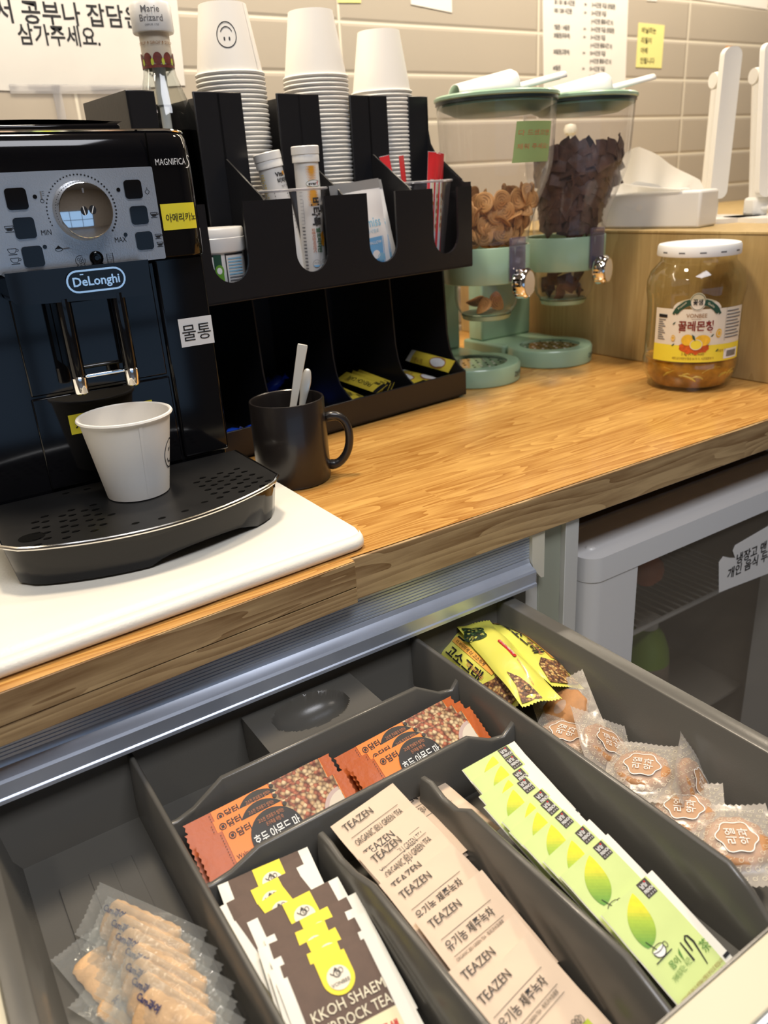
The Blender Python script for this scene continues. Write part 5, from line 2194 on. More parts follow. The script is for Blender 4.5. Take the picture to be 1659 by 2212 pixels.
# ================================================================ cabinet, handle profile, drawer
cab = thing('kitchen_cabinet', 'pulled-out drawer cabinet with aluminium handle strip under the worktop', 'cabinet', (.22, .53, -.86))
CL = Vector((.22, .53, -.86))
m = MB()
m.box((-.90, .525, -.86), (.503, 1.25, -.70), 'cab_dark')
m.box((-.90, 1.20, -.70), (.503, 1.25, -.04), 'cab_dark')
m.box((-.90, .525, -.70), (-.045, 1.20, -.04), 'cab_dark')
m.box((.503, .5185, -.86), (.5335, 1.25, -.0392), 'cab_green')
m.box((.5335, .512, -.86), (.5520, 1.25, -.0392), 'cab_white')
m.build('carcass', cab, shift=CL, bevel=.0006)
m = MB()
m.box((.487, .5195, -.70), (.503, .56, -.092), 'cab_white')
m.box((.4785, .56, -.70), (.503, 1.2, -.06), 'cab_dark')
m.build('inner_post', cab, shift=CL, bevel=.0005)
# aluminium profile: ribbed flat, swelling curve, thin bright lip
pr_ = []
for k in range(9):
    z = -.0392 - .0030 * k
    pr_ += [(.5150, z), (.5150, z - .0020), (.5158, z - .0023), (.5158, z - .0027)]
pr_ += [(.5150, -.0668), (.5140, -.0705), (.5105, -.0735), (.5060, -.0750), (.5045, -.0770), (.5050, -.0835), (.5052, -.0885), (.5046, -.0890), (.5038, -.0895), (.5038, -.0925), (.5046, -.0930), (.530, -.0930), (.5300, -.0392)]
m = MB()
m.prism(pr_, lambda a, b: Vector((-.90, a, b)), lambda a, b: Vector((.487, a, b)), 'alu')
m.build('handle_strip', cab, shift=CL, ang=28)
m = MB()
P = [(.487, -.0392), (.5035, -.0392), (.5035, -.0905), (.4995, -.0900), (.4930, -.0820), (.4880, -.0740), (.487, -.066)]
m.prism(P, lambda a, b: Vector((a, .5300, b)), lambda a, b: Vector((a, .5110, b)), 'cream_plastic')
m.build('end_cap', cab, shift=CL, bevel=.0005)

TZR = -.098          # rim height of the tray
TFZ = -.152          # tray floor
DX0, DX1, DY0, DY1 = -.016, .4460, .152, .5160
dr = MB()
dr.box((DX0 - .030, DY0 - .022, -.26), (DX0 - .014, .56, TZR - .004), 'cream_metal')
dr.box((DX1 + .0165, DY0 - .022, -.26), (DX1 + .0210, .56, TZR - .0125), 'cab_white')
dr.box((DX0 - .030, DY0 - .022, -.265), (DX1 + .0225, .56, -.26), 'cab_white')
dr.build('drawer_box', cab, shift=CL, bevel=.0008)
m = MB()
m.box((-.10, .1265, -.30), (.55, .1515, -.0985), 'cream_metal')
m.build('drawer_front', cab, shift=CL, bevel=.001)
m = MB()
m.box((-.10, .1225, -.30), (.55, .1265, -.0995), 'alu')
m.build('front_facing', cab, shift=CL, bevel=.001)

# ---------------- tray insert
tr = thing('drawer_tray', 'dark grey moulded plastic tray with compartments filling the open drawer', 'drawer tray', (.22, .33, TFZ))
TL_ = Vector((.22, .33, TFZ))


def trb(m, name, **k):
    return m.build(name, tr, shift=TL_, **k)


m = MB()
m.box((DX0, DY0, TFZ - .002), (DX1 - .0, DY1, TFZ), 'tray_grey')
# shallow floor panels
m.box((.012, .20, TFZ), (.062, .47, TFZ + .0015), 'tray_grey')
m.box((.032, .20, TFZ + .0015), (.048, .47, TFZ + .0022), 'tray_grey')
trb(m, 'tray_floor', bevel=.0006)


# outer walls with draft, and the flat rim
def outer_wall(a, b, inward, name, rimw):
    """a, b: rim end points (x,y); inward: unit vector into the tray"""
    a, b, n_ = Vector((*a, 0)), Vector((*b, 0)), Vector((*inward, 0))
    prof_ = [(rimw, -.012), (rimw, -.0015), (rimw - .0012, 0), (.0012, 0), (0, -.0012), (-.0062, TFZ - TZR + .006), (-.011, TFZ - TZR + .0004), (-.011, TFZ - TZR - .0018)]
    V = []
    for p in (a, b):
        for o_, z in prof_:
            V.append(p - n_ * o_ + Vector((0, 0, TZR + z)))
    k = len(prof_)
    m = MB().add(V, [(i, i + 1, k + i + 1, k + i) for i in range(k - 1)], 'tray_grey')
    return trb(m, name, ang=50)


outer_wall((DX1, DY0), (DX1, DY1 + .008), (-1, 0), 'side_wall', .0160)
outer_wall((DX0, DY1 + .008), (DX0, DY0), (1, 0), 'side_wall', .0140)
outer_wall((DX1 + .01, DY1), (DX0 - .01, DY1), (0, -1), 'back_wall', .0080)
outer_wall((DX0 - .01, DY0 + .0005), (DX1 + .01, DY0 + .0005), (0, 1), 'front_wall', .0010)


def divider_x(x, prof_, t, name='divider', foot=.003):
    """wall running front to back; prof_ = [(y, z top)]"""
    m = MB()
    V, n_ = [], len(prof_)
    for y, z in prof_:
        V += [Vector((x - t / 2 - foot, y, TFZ)), Vector((x - t / 2, y, z - .0012)), Vector((x - t / 2 + .0012, y, z)), Vector((x + t / 2 - .0012, y, z)), Vector((x + t / 2, y, z - .0012)), Vector((x + t / 2 + foot, y, TFZ))]
    F = [(6 * j + k, 6 * j + 6 + k, 6 * j + 7 + k, 6 * j + 1 + k) for j in range(n_ - 1) for k in range(5)]
    F += [tuple(range(6)), tuple(6 * (n_ - 1) + k for k in range(6))[::-1]]
    m.add(V, F, 'tray_grey')
    return trb(m, name, ang=60)


def divider_y(y, prof_, t, name='cross_divider', foot=.003):
    m = MB()
    V, n_ = [], len(prof_)
    for x, z in prof_:
        V += [Vector((x, y - t / 2 - foot, TFZ)), Vector((x, y - t / 2, z - .0012)), Vector((x, y - t / 2 + .0012, z)), Vector((x, y + t / 2 - .0012, z)), Vector((x, y + t / 2, z - .0012)), Vector((x, y + t / 2 + foot, TFZ))]
    F = [(6 * j + k, 6 * j + 1 + k, 6 * j + 7 + k, 6 * j + 6 + k) for j in range(n_ - 1) for k in range(5)]
    m.add(V, F, 'tray_grey')
    return trb(m, name, ang=60)


def yz(pts, x):
    out_ = []
    for px, py in pts:
        p = at_x(px, py, x)
        out_.append((p.y, p.z))
    return out_


def xz(pts, y):
    out_ = []
    for px, py in pts:
        p = at_y(px, py, y)
        out_.append((p.x, p.z))
    return out_


D1X, D2X, D3X, C1X = .1650, .2485, .3440, .0835
ZD = -.0990
divider_x(C1X, [(.516, -.101), (.50, -.100), (.30, ZD), (DY0, ZD)], .0040)
divider_x(D1X, [(.3680, -.110), (.356, -.109), (.342, -.111), (.325, -.108), (.303, ZD), (.165, ZD), (DY0, -.106)], .0050)
divider_x(D2X, [(.3680, -.108), (.358, -.106), (.345, -.110), (.330, -.109), (.316, ZD), (.186, ZD), (.165, -.107), (DY0, -.112)], .0050)
divider_x(D3X, [(.516, ZD), (.36, ZD), (.192, ZD), (.176, -.108), (.160, -.122), (DY0, -.126)], .0050)
YA, YB = .4470, .3770
ca = [(C1X, -.1180), (.0930, -.1190), (.1060, -.1150), (.1290, -.1000), (.2990, -.0980), (.3220, -.1130), (.3350, -.1160), (.3430, -.1060)]
divider_y(YA, ca, .0050)
cb = [(C1X, -.1130), (.0920, -.1150), (.1050, -.1130), (.1250, -.1040), (.2960, -.1020), (.3180, -.1150), (.3310, -.1180), (.3430, -.1080)]
divider_y(YB, cb, .0050)
# raised platform with an oval dimple at the back
m = MB()
px0, px1, py0, py1 = .172, .2740, YA, DY1 - .004
def plat(a, b):
    x, y = px0 + (px1 - px0) * a, py0 + (py1 - py0) * b
    z = -.1080
    dx, dy = (x - .2220) / .033, (y - .4860) / .0215
    d = dx * dx + dy * dy
    if d < 1:
        z -= .017 * math.sqrt(1 - d)
    return Vector((x, y, z))
m.grid(plat, 60, 40, 'tray_grey')
m.box((px0, py0, TFZ), (px0 + .0015, py1, -.1082), 'tray_grey')
m.box((px1 - .0015, py0, TFZ), (px1, py1, -.1082), 'tray_grey')
trb(m, 'dimple_shelf', ang=40)


# ================================================================ tea sachets
def place(root, pL, pR, ztop, tilt, H, W):
    """hang a flat packet from the line between two pixels of its top edge; tilt = slope of the packet"""
    a, b = at_z(pL[0], pL[1], ztop), at_z(pR[0], pR[1], ztop)
    x = (b - a)
    x.z = 0
    x.normalize()
    back = Vector((-x.y, x.x, 0))
    y = back * math.cos(tilt) + Vector((0, 0, math.sin(tilt)))
    z = x.cross(y)
    mid = (a + b) / 2
    c = mid - y * (H / 2)
    root.matrix_world = Matrix.Translation(c) @ Matrix((x, y, z)).transposed().to_4x4()
    return root


# --- green tea sachet (local: x across, y up, z out of the face)
GW, GH = .0505, .0600


def make_green():
    t = thing('green_tea_sachet', '', 'tea bag', group='green leaf tea sachets in one row')
    f, g = pillow(GW, GH, .0012, flat_end=.05, crease=.00015, seed=2)
    m = MB()
    packet_body(m, GW, GH, f, g, 'tea_white')
    m.build('paper_envelope', t)
    m = MB()
    x0, x1 = -GW / 2 + .0005, GW / 2 - .0066
    m.rect(x0, -GH / 2, x1, GH / 2, f, 'tea_green', 10, 14, .0003)
    fc = m.build('printed_face', t)
    m = MB()
    m.rect(.0080, .0197, .0169, .0297, f, 'logo_dark', 2, 3, .0006)
    m.text('남양', .0088, .0257, .0032, f, 'white_ink', .0010, bold=.02)
    m.patch(circ(.0140, .0282, .0007, n=8), f, 'ink_red', 1, .0012)
    m.text('FRENCH', .0086, .0225, .0028, f, 'white_ink', .0010, bold=.02, width=.0078)
    m.text('C A F E', .0088, .0204, .0015, f, 'white_ink', .0010, width=.0072)
    m.rect(GW / 2 - .0050, -GH / 2 + .002, GW / 2 - .0002, -GH / 2 + .0040, f, 'ink', 1, 1, .0006)
    m.build('logo_print', fc)
    m = MB()
    bx, by, ux, uy, LL = -.0160, .0018, .572, .820, .0316

    def leaf(q):
        return .0081 * math.sin(PI * (q ** .80)) ** .85
    NS = 32
    for k in range(NS):
        a, b = k / NS, (k + 1) / NS
        mt = 'leafc%d' % min(15, int(16 * (k + .5) / NS))
        row = []
        for q in (a, b):
            for sgn in ((-1, 1) if q == a else (1, -1)):
                cxl, cyl = bx + ux * LL * q, by + uy * LL * q
                row.append(f(cxl - sgn * uy * -leaf(q), cyl + sgn * ux * -leaf(q), .0006))
        m.add(row, [(0, 1, 2, 3)], mt)
    m.line([(-.0148, .0050), (-.0122, -.0015)], .0005, f, 'ink', .0010)
    m.build('leaf_print', fc)
    m = MB()
    cx, cy_ = -.0112, -.0022
    m.patch([(cx + .0046 * math.cos(a), cy_ + .0036 * math.sin(a)) for a in [PI + PI * q / 14 for q in range(15)]] + [(cx + .0046, cy_ + .0010), (cx - .0046, cy_ + .0010)], f, 'white_ink', 1, .0006)
    m.ring(cx, cy_, .0046, .0038, .0005, f, 'ink', .0010, 18, PI, 2 * PI)
    m.ring(cx, cy_ + .0010, .0046, .0016, .0004, f, 'ink', .0010, 24)
    m.ring(cx + .0057, cy_ - .0002, .0014, .0016, .0004, f, 'ink', .0010, 14)
    m.line([(-.0187, -.0064), (-.0042, -.0062)], .0006, f, 'ink', .0010)
    m.line([(.0030, -.0068), (.0024, -.0178)], [.0008, .0013], f, 'ink', .0010)
    m.line([(.0058, -.0140), (.0068, -.0076), (.0085, -.0062), (.0102, -.0072), (.0108, -.0110), (.0080, -.0234)], [.0009, .0013, .0009, .0012, .0013, .0006], f, 'ink', .0010)
    m.text('茶', .0118, -.0190, .0072, f, 'leaf_deep', .0010)
    m.text('몸이', -.0128, -.0135, .0046, f, 'leaf_deep', .0010, bold=.01)
    m.patch([(-.0030, -.0150), (-.0016, -.0112), (-.0004, -.0080), (-.0028, -.0100)], f, 'leaf_deep', 1, .0010)
    m.text('가벼워지는 시간', -.0170, -.0192, .0042, f, 'leaf_deep', .0010, width=.0180, rot=R(6))
    m.text('자연의 차를 한번 더 생각해서 전통의 방식으로 볶았습니다', -.0218, -.0280, .0026, f, 'ink_brown', .0010, width=.0400)
    m.build('lettering', fc)
    return t


def relabel(root, label):
    root['label'] = label


greens = [((1298, 1978), (1408, 1880)), ((1204, 1898), (1317, 1797)), ((1168, 1865), (1277, 1766)), ((1126, 1828), (1232, 1735)), ((1097, 1800), (1200, 1709)), ((1078, 1780), (1188, 1688)),
          ((1042, 1746), (1152, 1665)), ((1024, 1728), (1149, 1641)), ((1008, 1695), (1133, 1612)), ((990, 1668), (1118, 1597))]
g0 = make_green()
for i, (a, b) in enumerate(greens):
    o = g0 if i == 0 else copy_tree(g0)
    # the top corner pixels include the white flap on the right
    place(o, a, b, -.1220 + .0018 * i, R(22), GH, GW)
    relabel(o, 'frontmost light green tea sachet showing its whole leaf, cup and lettering' if i == 0 else
            'light green tea sachet with a yellow leaf, %s behind the front one' % ORD[i - 1])

# --- beige tea sachet
BW, BH = .0565, .0660


def make_beige(kind):
    t = thing('beige_tea_sachet', '', 'tea bag', group='beige organic green tea sachets')
    f, g = pillow(BW, BH, .0013, flat_end=.06, crease=.00025, seed=5 + kind)
    m = MB()
    packet_body(m, BW, BH, f, g, 'tea_beige')
    m.build('paper_envelope', t)
    m = MB()
    m.text('TEAZEN', -.0226, .0235, .0075, f, 'ink', .0010, width=.0245)
    if kind == 0:
        m.line([(-.0226, .0160), (.0190, .0160)], .0003, f, 'ink', .0010)
        m.text('유기농 제주녹차', -.0226, .0082, .0070, f, 'ink', .0010, width=.0380, bold=.006)
        m.line([(-.0226, .0045), (.0190, .0045)], .0003, f, 'ink', .0010)
        m.text('ORGANIC JEJU GREEN TEA · 有机济州岛绿茶', -.0226, .0012, .0027, f, 'ink', .0010, width=.0390)
        m.line([(-.0226, -.0006), (.0190, -.0006)], .0003, f, 'ink', .0010)
    else:
        m.line([(-.0226, .0182), (.0190, .0182)], .0003, f, 'ink', .0010)
        m.text('ORGANIC JEJU GREEN TEA', -.0226, .0112, .0066, f, 'ink', .0010, width=.0410)
        m.line([(-.0226, .0066), (.0190, .0066)], .0003, f, 'ink', .0010)
    lt = m.build('lettering', t)
    m = MB()
    m.rect(.0085, -.0280, .0190, -.0170, f, 'leaf_lime', 3, 3, .0006)
    for q in range(5):
        m.ring(.0090 + .0016 * q, -.0150 + .001 * (q % 2), .0016, .0020, .0003, f, 'ink', .0012, 10)
    m.patch(circ(.0040, -.0120, .0018, .0014, n=10), f, 'logo_dark', 1, .0010)
    m.patch([(-.0160, -.0200), (-.0120, -.0120), (-.0105, -.0080), (-.0135, -.0130)], f, 'leaf_green', 1, .0010)
    m.patch([(-.0150, -.0230), (-.0090, -.0180), (-.0065, -.0160), (-.0100, -.0210)], f, 'leaf_green', 1, .0010)
    m.build('plant_print', t)
    return t


beige_k = [make_beige(0), make_beige(1)]
used = [False, False]
bl_ = [((1003, 2155), (1138, 2017), 0, 'frontmost beige tea sachet with its whole face showing'),
       ((966, 2102), (1110, 1974), 0, 'beige tea sachet showing only its brand name, second from the front'),
       ((900, 1988), (1037, 1882), 0, 'beige tea sachet with Korean lettering between ruled lines, third from the front'),
       ((834, 1930), (975, 1822), 0, 'beige tea sachet with Korean lettering half covered, fourth from the front'),
       ((818, 1912), (950, 1800), 1, 'beige tea sachet almost hidden, fifth from the front'),
       ((772, 1857), (908, 1747), 1, 'beige tea sachet with English lettering half covered, sixth from the front'),
       ((758, 1842), (893, 1737), 1, 'beige tea sachet almost hidden, second from the back of its column'),
       ((708, 1790), (853, 1688), 1, 'rearmost beige tea sachet with English lettering on top')]
right_stack = [((806, 1742), (893, 1682)), ]
for i, (a, b, kd, lb) in enumerate(bl_):
    if not used[kd]:
        o = beige_k[kd]
        used[kd] = True
    else:
        o = copy_tree(beige_k[kd])
    place(o, a, b, (-.1265, -.1255, -.1225, -.1190, -.1180, -.1125, -.1115, -.1065)[i], R(20), BH, BW)
    relabel(o, lb)
# the loose pile to the right of the beige column
for k in range(5):
    o = copy_tree(beige_k[1])
    c = at_z(948, 1786, -.136)
    o.matrix_world = Matrix.Translation((c.x + .0006 * k - .001, c.y - .0012 * k, -.1295 - .0034 * k)) @ Matrix.Rotation(R(3 - 4 * (k % 2)), 4, 'Z')
    relabel(o, 'beige tea sachet in the neat pile on the right, %s from its top' % ORD[k])

# --- brown burdock tea sachet
RW, RH = .0606, .0730


def make_brown():
    t = thing('brown_tea_sachet', '', 'tea bag', group='brown burdock tea sachets')
    f, g = pillow(RW, RH, .0016, flat_end=.05, crease=.00025, seed=11)
    m = MB()
    packet_body(m, RW, RH, f, g, 'tea_white')
    m.build('paper_envelope', t)
    m = MB()
    x0, x1 = -RW / 2 + .0068, RW / 2 - .0068
    m.rect(x0, -.0025, x1, RH / 2, f, 'tea_brown', 10, 8, .0004)
    m.rect(x0, -RH / 2, x1, -.0025, f, 'tea_cream', 10, 6, .0004)
    fc = m.build('printed_face', t)
    m = MB()
    P = [(-.0078, RH / 2 - .0002), (-.0078, .0235)] + [(.0014 + .0092 * -math.cos(a), .0235 - .0095 * math.sin(a)) for a in [PI * q / 14 for q in range(1, 14)]] + [(.0106, .0235), (.0106, RH / 2 - .0002)]
    m.patch(P, f, 'tab_yellow', 3, .0008)
    q0 = lambda u, v, w_=0: f(u * .82 + .0014, (v - .0210) * .85 + .0232, w_)
    m.patch(circ(0, .0210, .0080, n=24), q0, 'label_cream', 2, .0012)
    # teapot
    m.ring(0, .0235, .0024, .0021, .0006, q0, 'ink', .0016, 18)
    m.ring(.0006, .0236, .0011, .0010, .0004, q0, 'ink', .0016, 12)
    m.line([(-.0022, .0232), (-.0036, .0240), (-.0044, .0254)], .0006, q0, 'ink', .0016)
    m.ring(.0032, .0246, .0014, .0018, .0004, q0, 'ink', .0016, 12)
    m.line([(-.0014, .0262), (.0014, .0264)], .0007, q0, 'ink', .0016)
    m.patch(circ(0, .0271, .0006, n=8), q0, 'ink', 1, .0016)
    m.text('VONBEE', 0, .0163, .0034, q0, 'ink', .0016, 'c', width=.0132)
    m.build('yellow_tab', fc)
    m = MB()
    m.text('KKOH SHAEM', -.0200, .0075, .0082, f, 'cream_ink', .0010, width=.0430)
    m.text('BURDOCK TEA', -.0200, -.0008, .0082, f, 'cream_ink', .0010, width=.0430)
    m.text('꽃샘', .0100, -.0130, .0060, f, 'ink_red', .0010, rot=R(-4), bold=.03)
    m.text('우엉차', -.0180, -.0230, .0095, f, 'ink', .0010, bold=.02)
    m.build('lettering', fc)
    return t


b0 = make_brown()
# centre of each top edge, yaw
brl = [((705, 2068), -6), ((690, 2050), -9), ((688, 2022), -4), ((664, 2004), -9), ((672, 1976), -4), ((634, 1942), -3), ((580, 1938), 8), ((566, 1912), -2), ((569, 1870), -6)]
for i, (c, yw) in enumerate(brl):
    o = b0 if i == 0 else copy_tree(b0)
    p = at_z(c[0], c[1], -.1190 + .0003 * i + (.0005 if i == 8 else 0))
    yr = R(yw)
    x = Vector((math.cos(yr), math.sin(yr), 0))
    back = Vector((-x.y, x.x, 0))
    tl = R(15.5)
    y = back * math.cos(tl) + Vector((0, 0, math.sin(tl)))
    z = x.cross(y)
    o.matrix_world = Matrix.Translation(p - y * RH / 2) @ Matrix((x, y, z)).transposed().to_4x4()
    relabel(o, 'frontmost brown tea sachet with white edges and its English name showing' if i == 0 else
            'rearmost brown tea sachet with a full yellow tab, under the cross divider' if i == 8 else
            'brown tea sachet with white edges, %s behind the front one' % ORD[i - 1])

# --- orange stick packets (local x along the length)
OW, OH = .1175, .0500


def make_orange():
    t = thing('nut_tea_stick', '', 'drink packet', group='orange nut tea packets lying across the tray')
    f0, g0_ = pillow(OH, OW, .0026, flat_end=.10, crease=.0002, seed=8)
    f = lambda u, v, w_=0: (lambda p: Vector((p.y, -p.x, p.z)))(f0(-v, u, w_))
    g = lambda u, v, w_=0: (lambda p: Vector((p.y, -p.x, p.z)))(g0_(-v, u, w_))
    m = MB()
    nz = 24
    def zg(a, b):
        u = (a - .5) * OW
        k = int(round(b * nz))
        if a < .001 or a > .999:
            u += (.0011 if k % 2 else 0) * (1 if a < .5 else -1)
        return u
    m.grid(lambda a, b: f(zg(a, b), (b - .5) * OH, 0), 26, nz, 'stick_rust')
    m.grid(lambda a, b: g(zg(a, 1 - b), (.5 - b) * OH, 0), 26, nz, 'stick_rust')
    m.build('pouch', t)
    m = MB()
    m.rect(-.0385, -OH / 2, .0495, OH / 2, f, 'stick_orange', 22, 8, .0004)
    fc = m.build('printed_face', t)
    m = MB()
    m.rect(.0100, -OH / 2, .0490, OH / 2, f, 'nuts', 10, 8, .0007)
    m.rect(.0060, .017, .0120, OH / 2, f, 'nuts', 3, 3, .0007)
    m.patch(circ(.0480, -.0010, .0180, .0170, n=26, a0=PI / 2, a1=3 * PI / 2 + .05), f, 'skin_pink', 3, .0010)
    m.patch(circ(.0485, -.0012, .0155, .0145, n=26, a0=PI / 2, a1=3 * PI / 2 + .05), f, 'bowl_cream', 3, .0014)
    m.build('nut_picture', fc)
    m = MB()
    m.patch([(-.0055 + .0188 * math.cos(a), .0060 + .0184 * math.sin(a)) for a in [2 * PI * q / 36 for q in range(36)]], f, 'ink', 5, .0013)
    m.patch(circ(.0075, .0222, .0016, n=12), f, 'ink', 1, .0014)
    m.text('고소한 견과류가 씹히는', -.0050, .0175, .0034, f, 'rust_ink', .0017, 'c', width=.0195)
    m.text('온가족을 위한 차', -.0040, .0135, .0034, f, 'rust_ink', .0017, 'c', width=.0130)
    m.text('호두,아몬드,마', -.0055, .0045, .0085, f, 'white_ink', .0017, 'c', width=.0340, bold=.012)
    m.text('율무차', -.0055, -.0060, .0080, f, 'white_ink', .0017, 'c', bold=.02)
    m.build('name_disc', fc)
    m = MB()
    m.text('담터', -.0300, .0170, .0060, f, 'ink', .0008, width=.0100, bold=.015)
    m.ring(-.0335, .0192, .0022, .0022, .0006, f, 'ink', .0008, 16)
    m.rect(-.0345, .0182, -.0325, .0202, f, 'ink', 1, 1, .0008)
    m.text('Walnuts', -.0370, .0030, .0044, f, 'ink', .0008, width=.0125)
    m.text('Almonds & Adlay', -.0370, -.0020, .0040, f, 'ink', .0008, width=.0160)
    for k in range(24):
        m.patch(circ(-.0405, -.0235 + .0020 * k, .0004, n=6), f, 'ink', 1, .0008)
    m.text('조리예', -.0450, -.0150, .0050, f, 'ink', .0008, rot=R(90))
    m.build('lettering', fc)
    return t


o0 = make_orange()
for i, (a, b, lb) in enumerate((((419, 1826), (742, 1662), 'front orange nut tea packet of the left group with Walnuts lettering'),
                                ((389, 1812), (728, 1643), 'middle orange nut tea packet of the left group'),
                                ((387, 1789), (716, 1624), 'rear orange nut tea packet of the left group, against the tray wall'),
                                ((750, 1668), (1022, 1522), 'front orange nut tea packet of the right group beside the divider'),
                                ((742, 1655), (996, 1512), 'middle orange nut tea packet of the right group'),
                                ((718, 1640), (976, 1502), 'rear orange nut tea packet of the right group, against the tray wall'))):
    o = o0 if i == 0 else copy_tree(o0)
    place(o, a, b, -.1150, R(33), OH, OW)
    relabel(o, lb)

# --- yellow granola bars
YW, YL = .0370, .1320


def make_ybar(seed, art):
    t = thing('granola_bar', '', 'snack bar', group='yellow wrapped granola bars')
    f, g = pillow(YW, YL, .0110, flat_side=.0, flat_end=.075, crease=.0011, seed=seed)
    m = MB()
    packet_body(m, YW, YL, f, g, 'bar_yellow', nx=14, ny=24, zig=12, zdepth=.0016)
    m.build('wrapper', t)
    m = MB()
    if art == 0:      # plain back: herb print, red pill
        m.patch([(-.010 + .010 * math.cos(a) * (1 + .2 * math.sin(4 * a)), .042 + .016 * math.sin(a)) for a in [2 * PI * q / 26 for q in range(26)]], f, 'herb', 3, .0007)
        m.patch([(.0016 * math.cos(a) + .001, .0 + (.014 if math.sin(a) >= 0 else -.014) + .0016 * math.sin(a)) for a in [2 * PI * q / 20 for q in range(20)]], f, 'ink_red', 1, .0012)
        m.text('오리온그래놀라바', .0000, .0130, .0024, f, 'white_ink', .0018, rot=R(-90), width=.026)
        m.text('www.orionworld.com', .0005, -.018, .0030, f, 'rust_ink', .0010, rot=R(-90), width=.030)
        m.patch([(-.0170, -.062), (.002, -.062), (-.002, -.048), (-.006, -.036), (-.012, -.025), (-.013, -.044)], f, 'grain', 3, .0009)
        m.ring(-.0060, -.0505, .0030, .0030, .0006, f, 'ink', .0014, 8)
    else:
        m.rect(.0045, -.030, .0105, .040, f, 'bar_orange', 3, 14, .0007)
        m.line([(.0115, -.034), (.0118, .038)], .0016, f, 'ink', .0009)
        m.text('더 바삭하게 더 고소하게', .0060, .0340, .0040, f, 'ink', .0012, rot=R(-90), width=.050)
        m.text('고소그래', -.0080, .0330, .0120, f, 'ink', .0012, rot=R(-90), width=.055, bold=.02)
        m.text('Premium', -.0005, -.0240, .0060, f, 'rust_ink', .0012, rot=R(90), width=.024)
        m.patch([(-.0165, -.060), (.0165, -.060), (.0165, -.040), (.010, -.030), (.004, -.034), (-.006, -.028), (-.013, -.036)], f, 'grain', 3, .0009)
        m.patch([(-.0165, .060), (.0120, .060), (.006, .050), (-.002, .046), (-.010, .044)], f, 'grain', 3, .0009)
    m.build('printed_label', t)
    return t


def lay(root, pa_, pb_, z, roll, L, pitch=0.0):
    """lay a packet with its top end near pixel pa_ and its bottom end near pb_"""
    a, b = at_z(pa_[0], pa_[1], z), at_z(pb_[0], pb_[1], z)
    y = (a - b).normalized()
    x = Vector((y.y, -y.x, 0))
    Mx = Matrix((x, y, Vector((0, 0, 1)))).transposed().to_4x4()
    root.matrix_world = Matrix.Translation((a + b) / 2) @ Mx @ Matrix.Rotation(pitch, 4, 'X') @ Matrix.Rotation(roll, 4, 'Y')
    return root


ya = make_ybar(1, 0)
lay(ya, (1020, 1350), (1172, 1512), -.1140, R(6), YL, R(2))
relabel(ya, 'topmost yellow granola bar lying face down with a red pill mark')
yb_ = make_ybar(2, 1)
lay(yb_, (958, 1382), (1105, 1512), -.1270, R(-38), YL)
relabel(yb_, 'yellow granola bar leaning on the left divider with an orange band')
yc = copy_tree(yb_)
lay(yc, (1000, 1370), (1120, 1500), -.1390, R(0), YL)
relabel(yc, 'yellow granola bar with black lettering underneath the others')
yd = copy_tree(yb_)
lay(yd, (1068, 1352), (1208, 1468), -.1240, R(22), YL)
relabel(yd, 'yellow granola bar along the right tray wall showing its grain picture')

# --- finger biscuits in clear film
CW_, CLn = .0320, .0900


def make_finger():
    t = thing('wrapped_biscuit', '', 'biscuit', group='finger biscuits in clear film')
    m = MB()
    n = 26
    L = .0600
    V = []
    for j in range(n + 1):
        s = j / n
        y = (s - .5) * L
        e_ = min(s, 1 - s)
        w_ = .0118 * min(1, math.sqrt(max(0, 1 - (1 - min(1, e_ * 9)) ** 2)) + .05) * (1 + .03 * math.sin(40 * s))
        for i in range(12):
            a = 2 * PI * i / 12
            V.append((w_ * math.cos(a), y, .0030 * math.sin(a) * (w_ / .0100) + .0003 * math.sin(y * 1500)))
    F = [(j * 12 + i, j * 12 + (i + 1) % 12, (j + 1) * 12 + (i + 1) % 12, (j + 1) * 12 + i) for j in range(n) for i in range(12)]
    F += [tuple(range(12)), tuple(n * 12 + i for i in range(12))[::-1]]
    m.add(V, F, 'biscuit')
    m.build('biscuit', t, ang=60)
    f, g = pillow(CW_, CLn, .0048, flat_end=.11, crease=.0005, seed=21)
    m = MB()
    packet_body(m, CW_, CLn, f, g, 'film', nx=12, ny=24, zig=11, zdepth=.0013)
    wr = m.build('wrapper', t, ang=180)
    m = MB()
    m.text('Cam과여', .0030, .0310, .0050, f, 'ink_blue', .0006, rot=R(-90), bold=.03)
    m.build('lettering', wr)
    return t


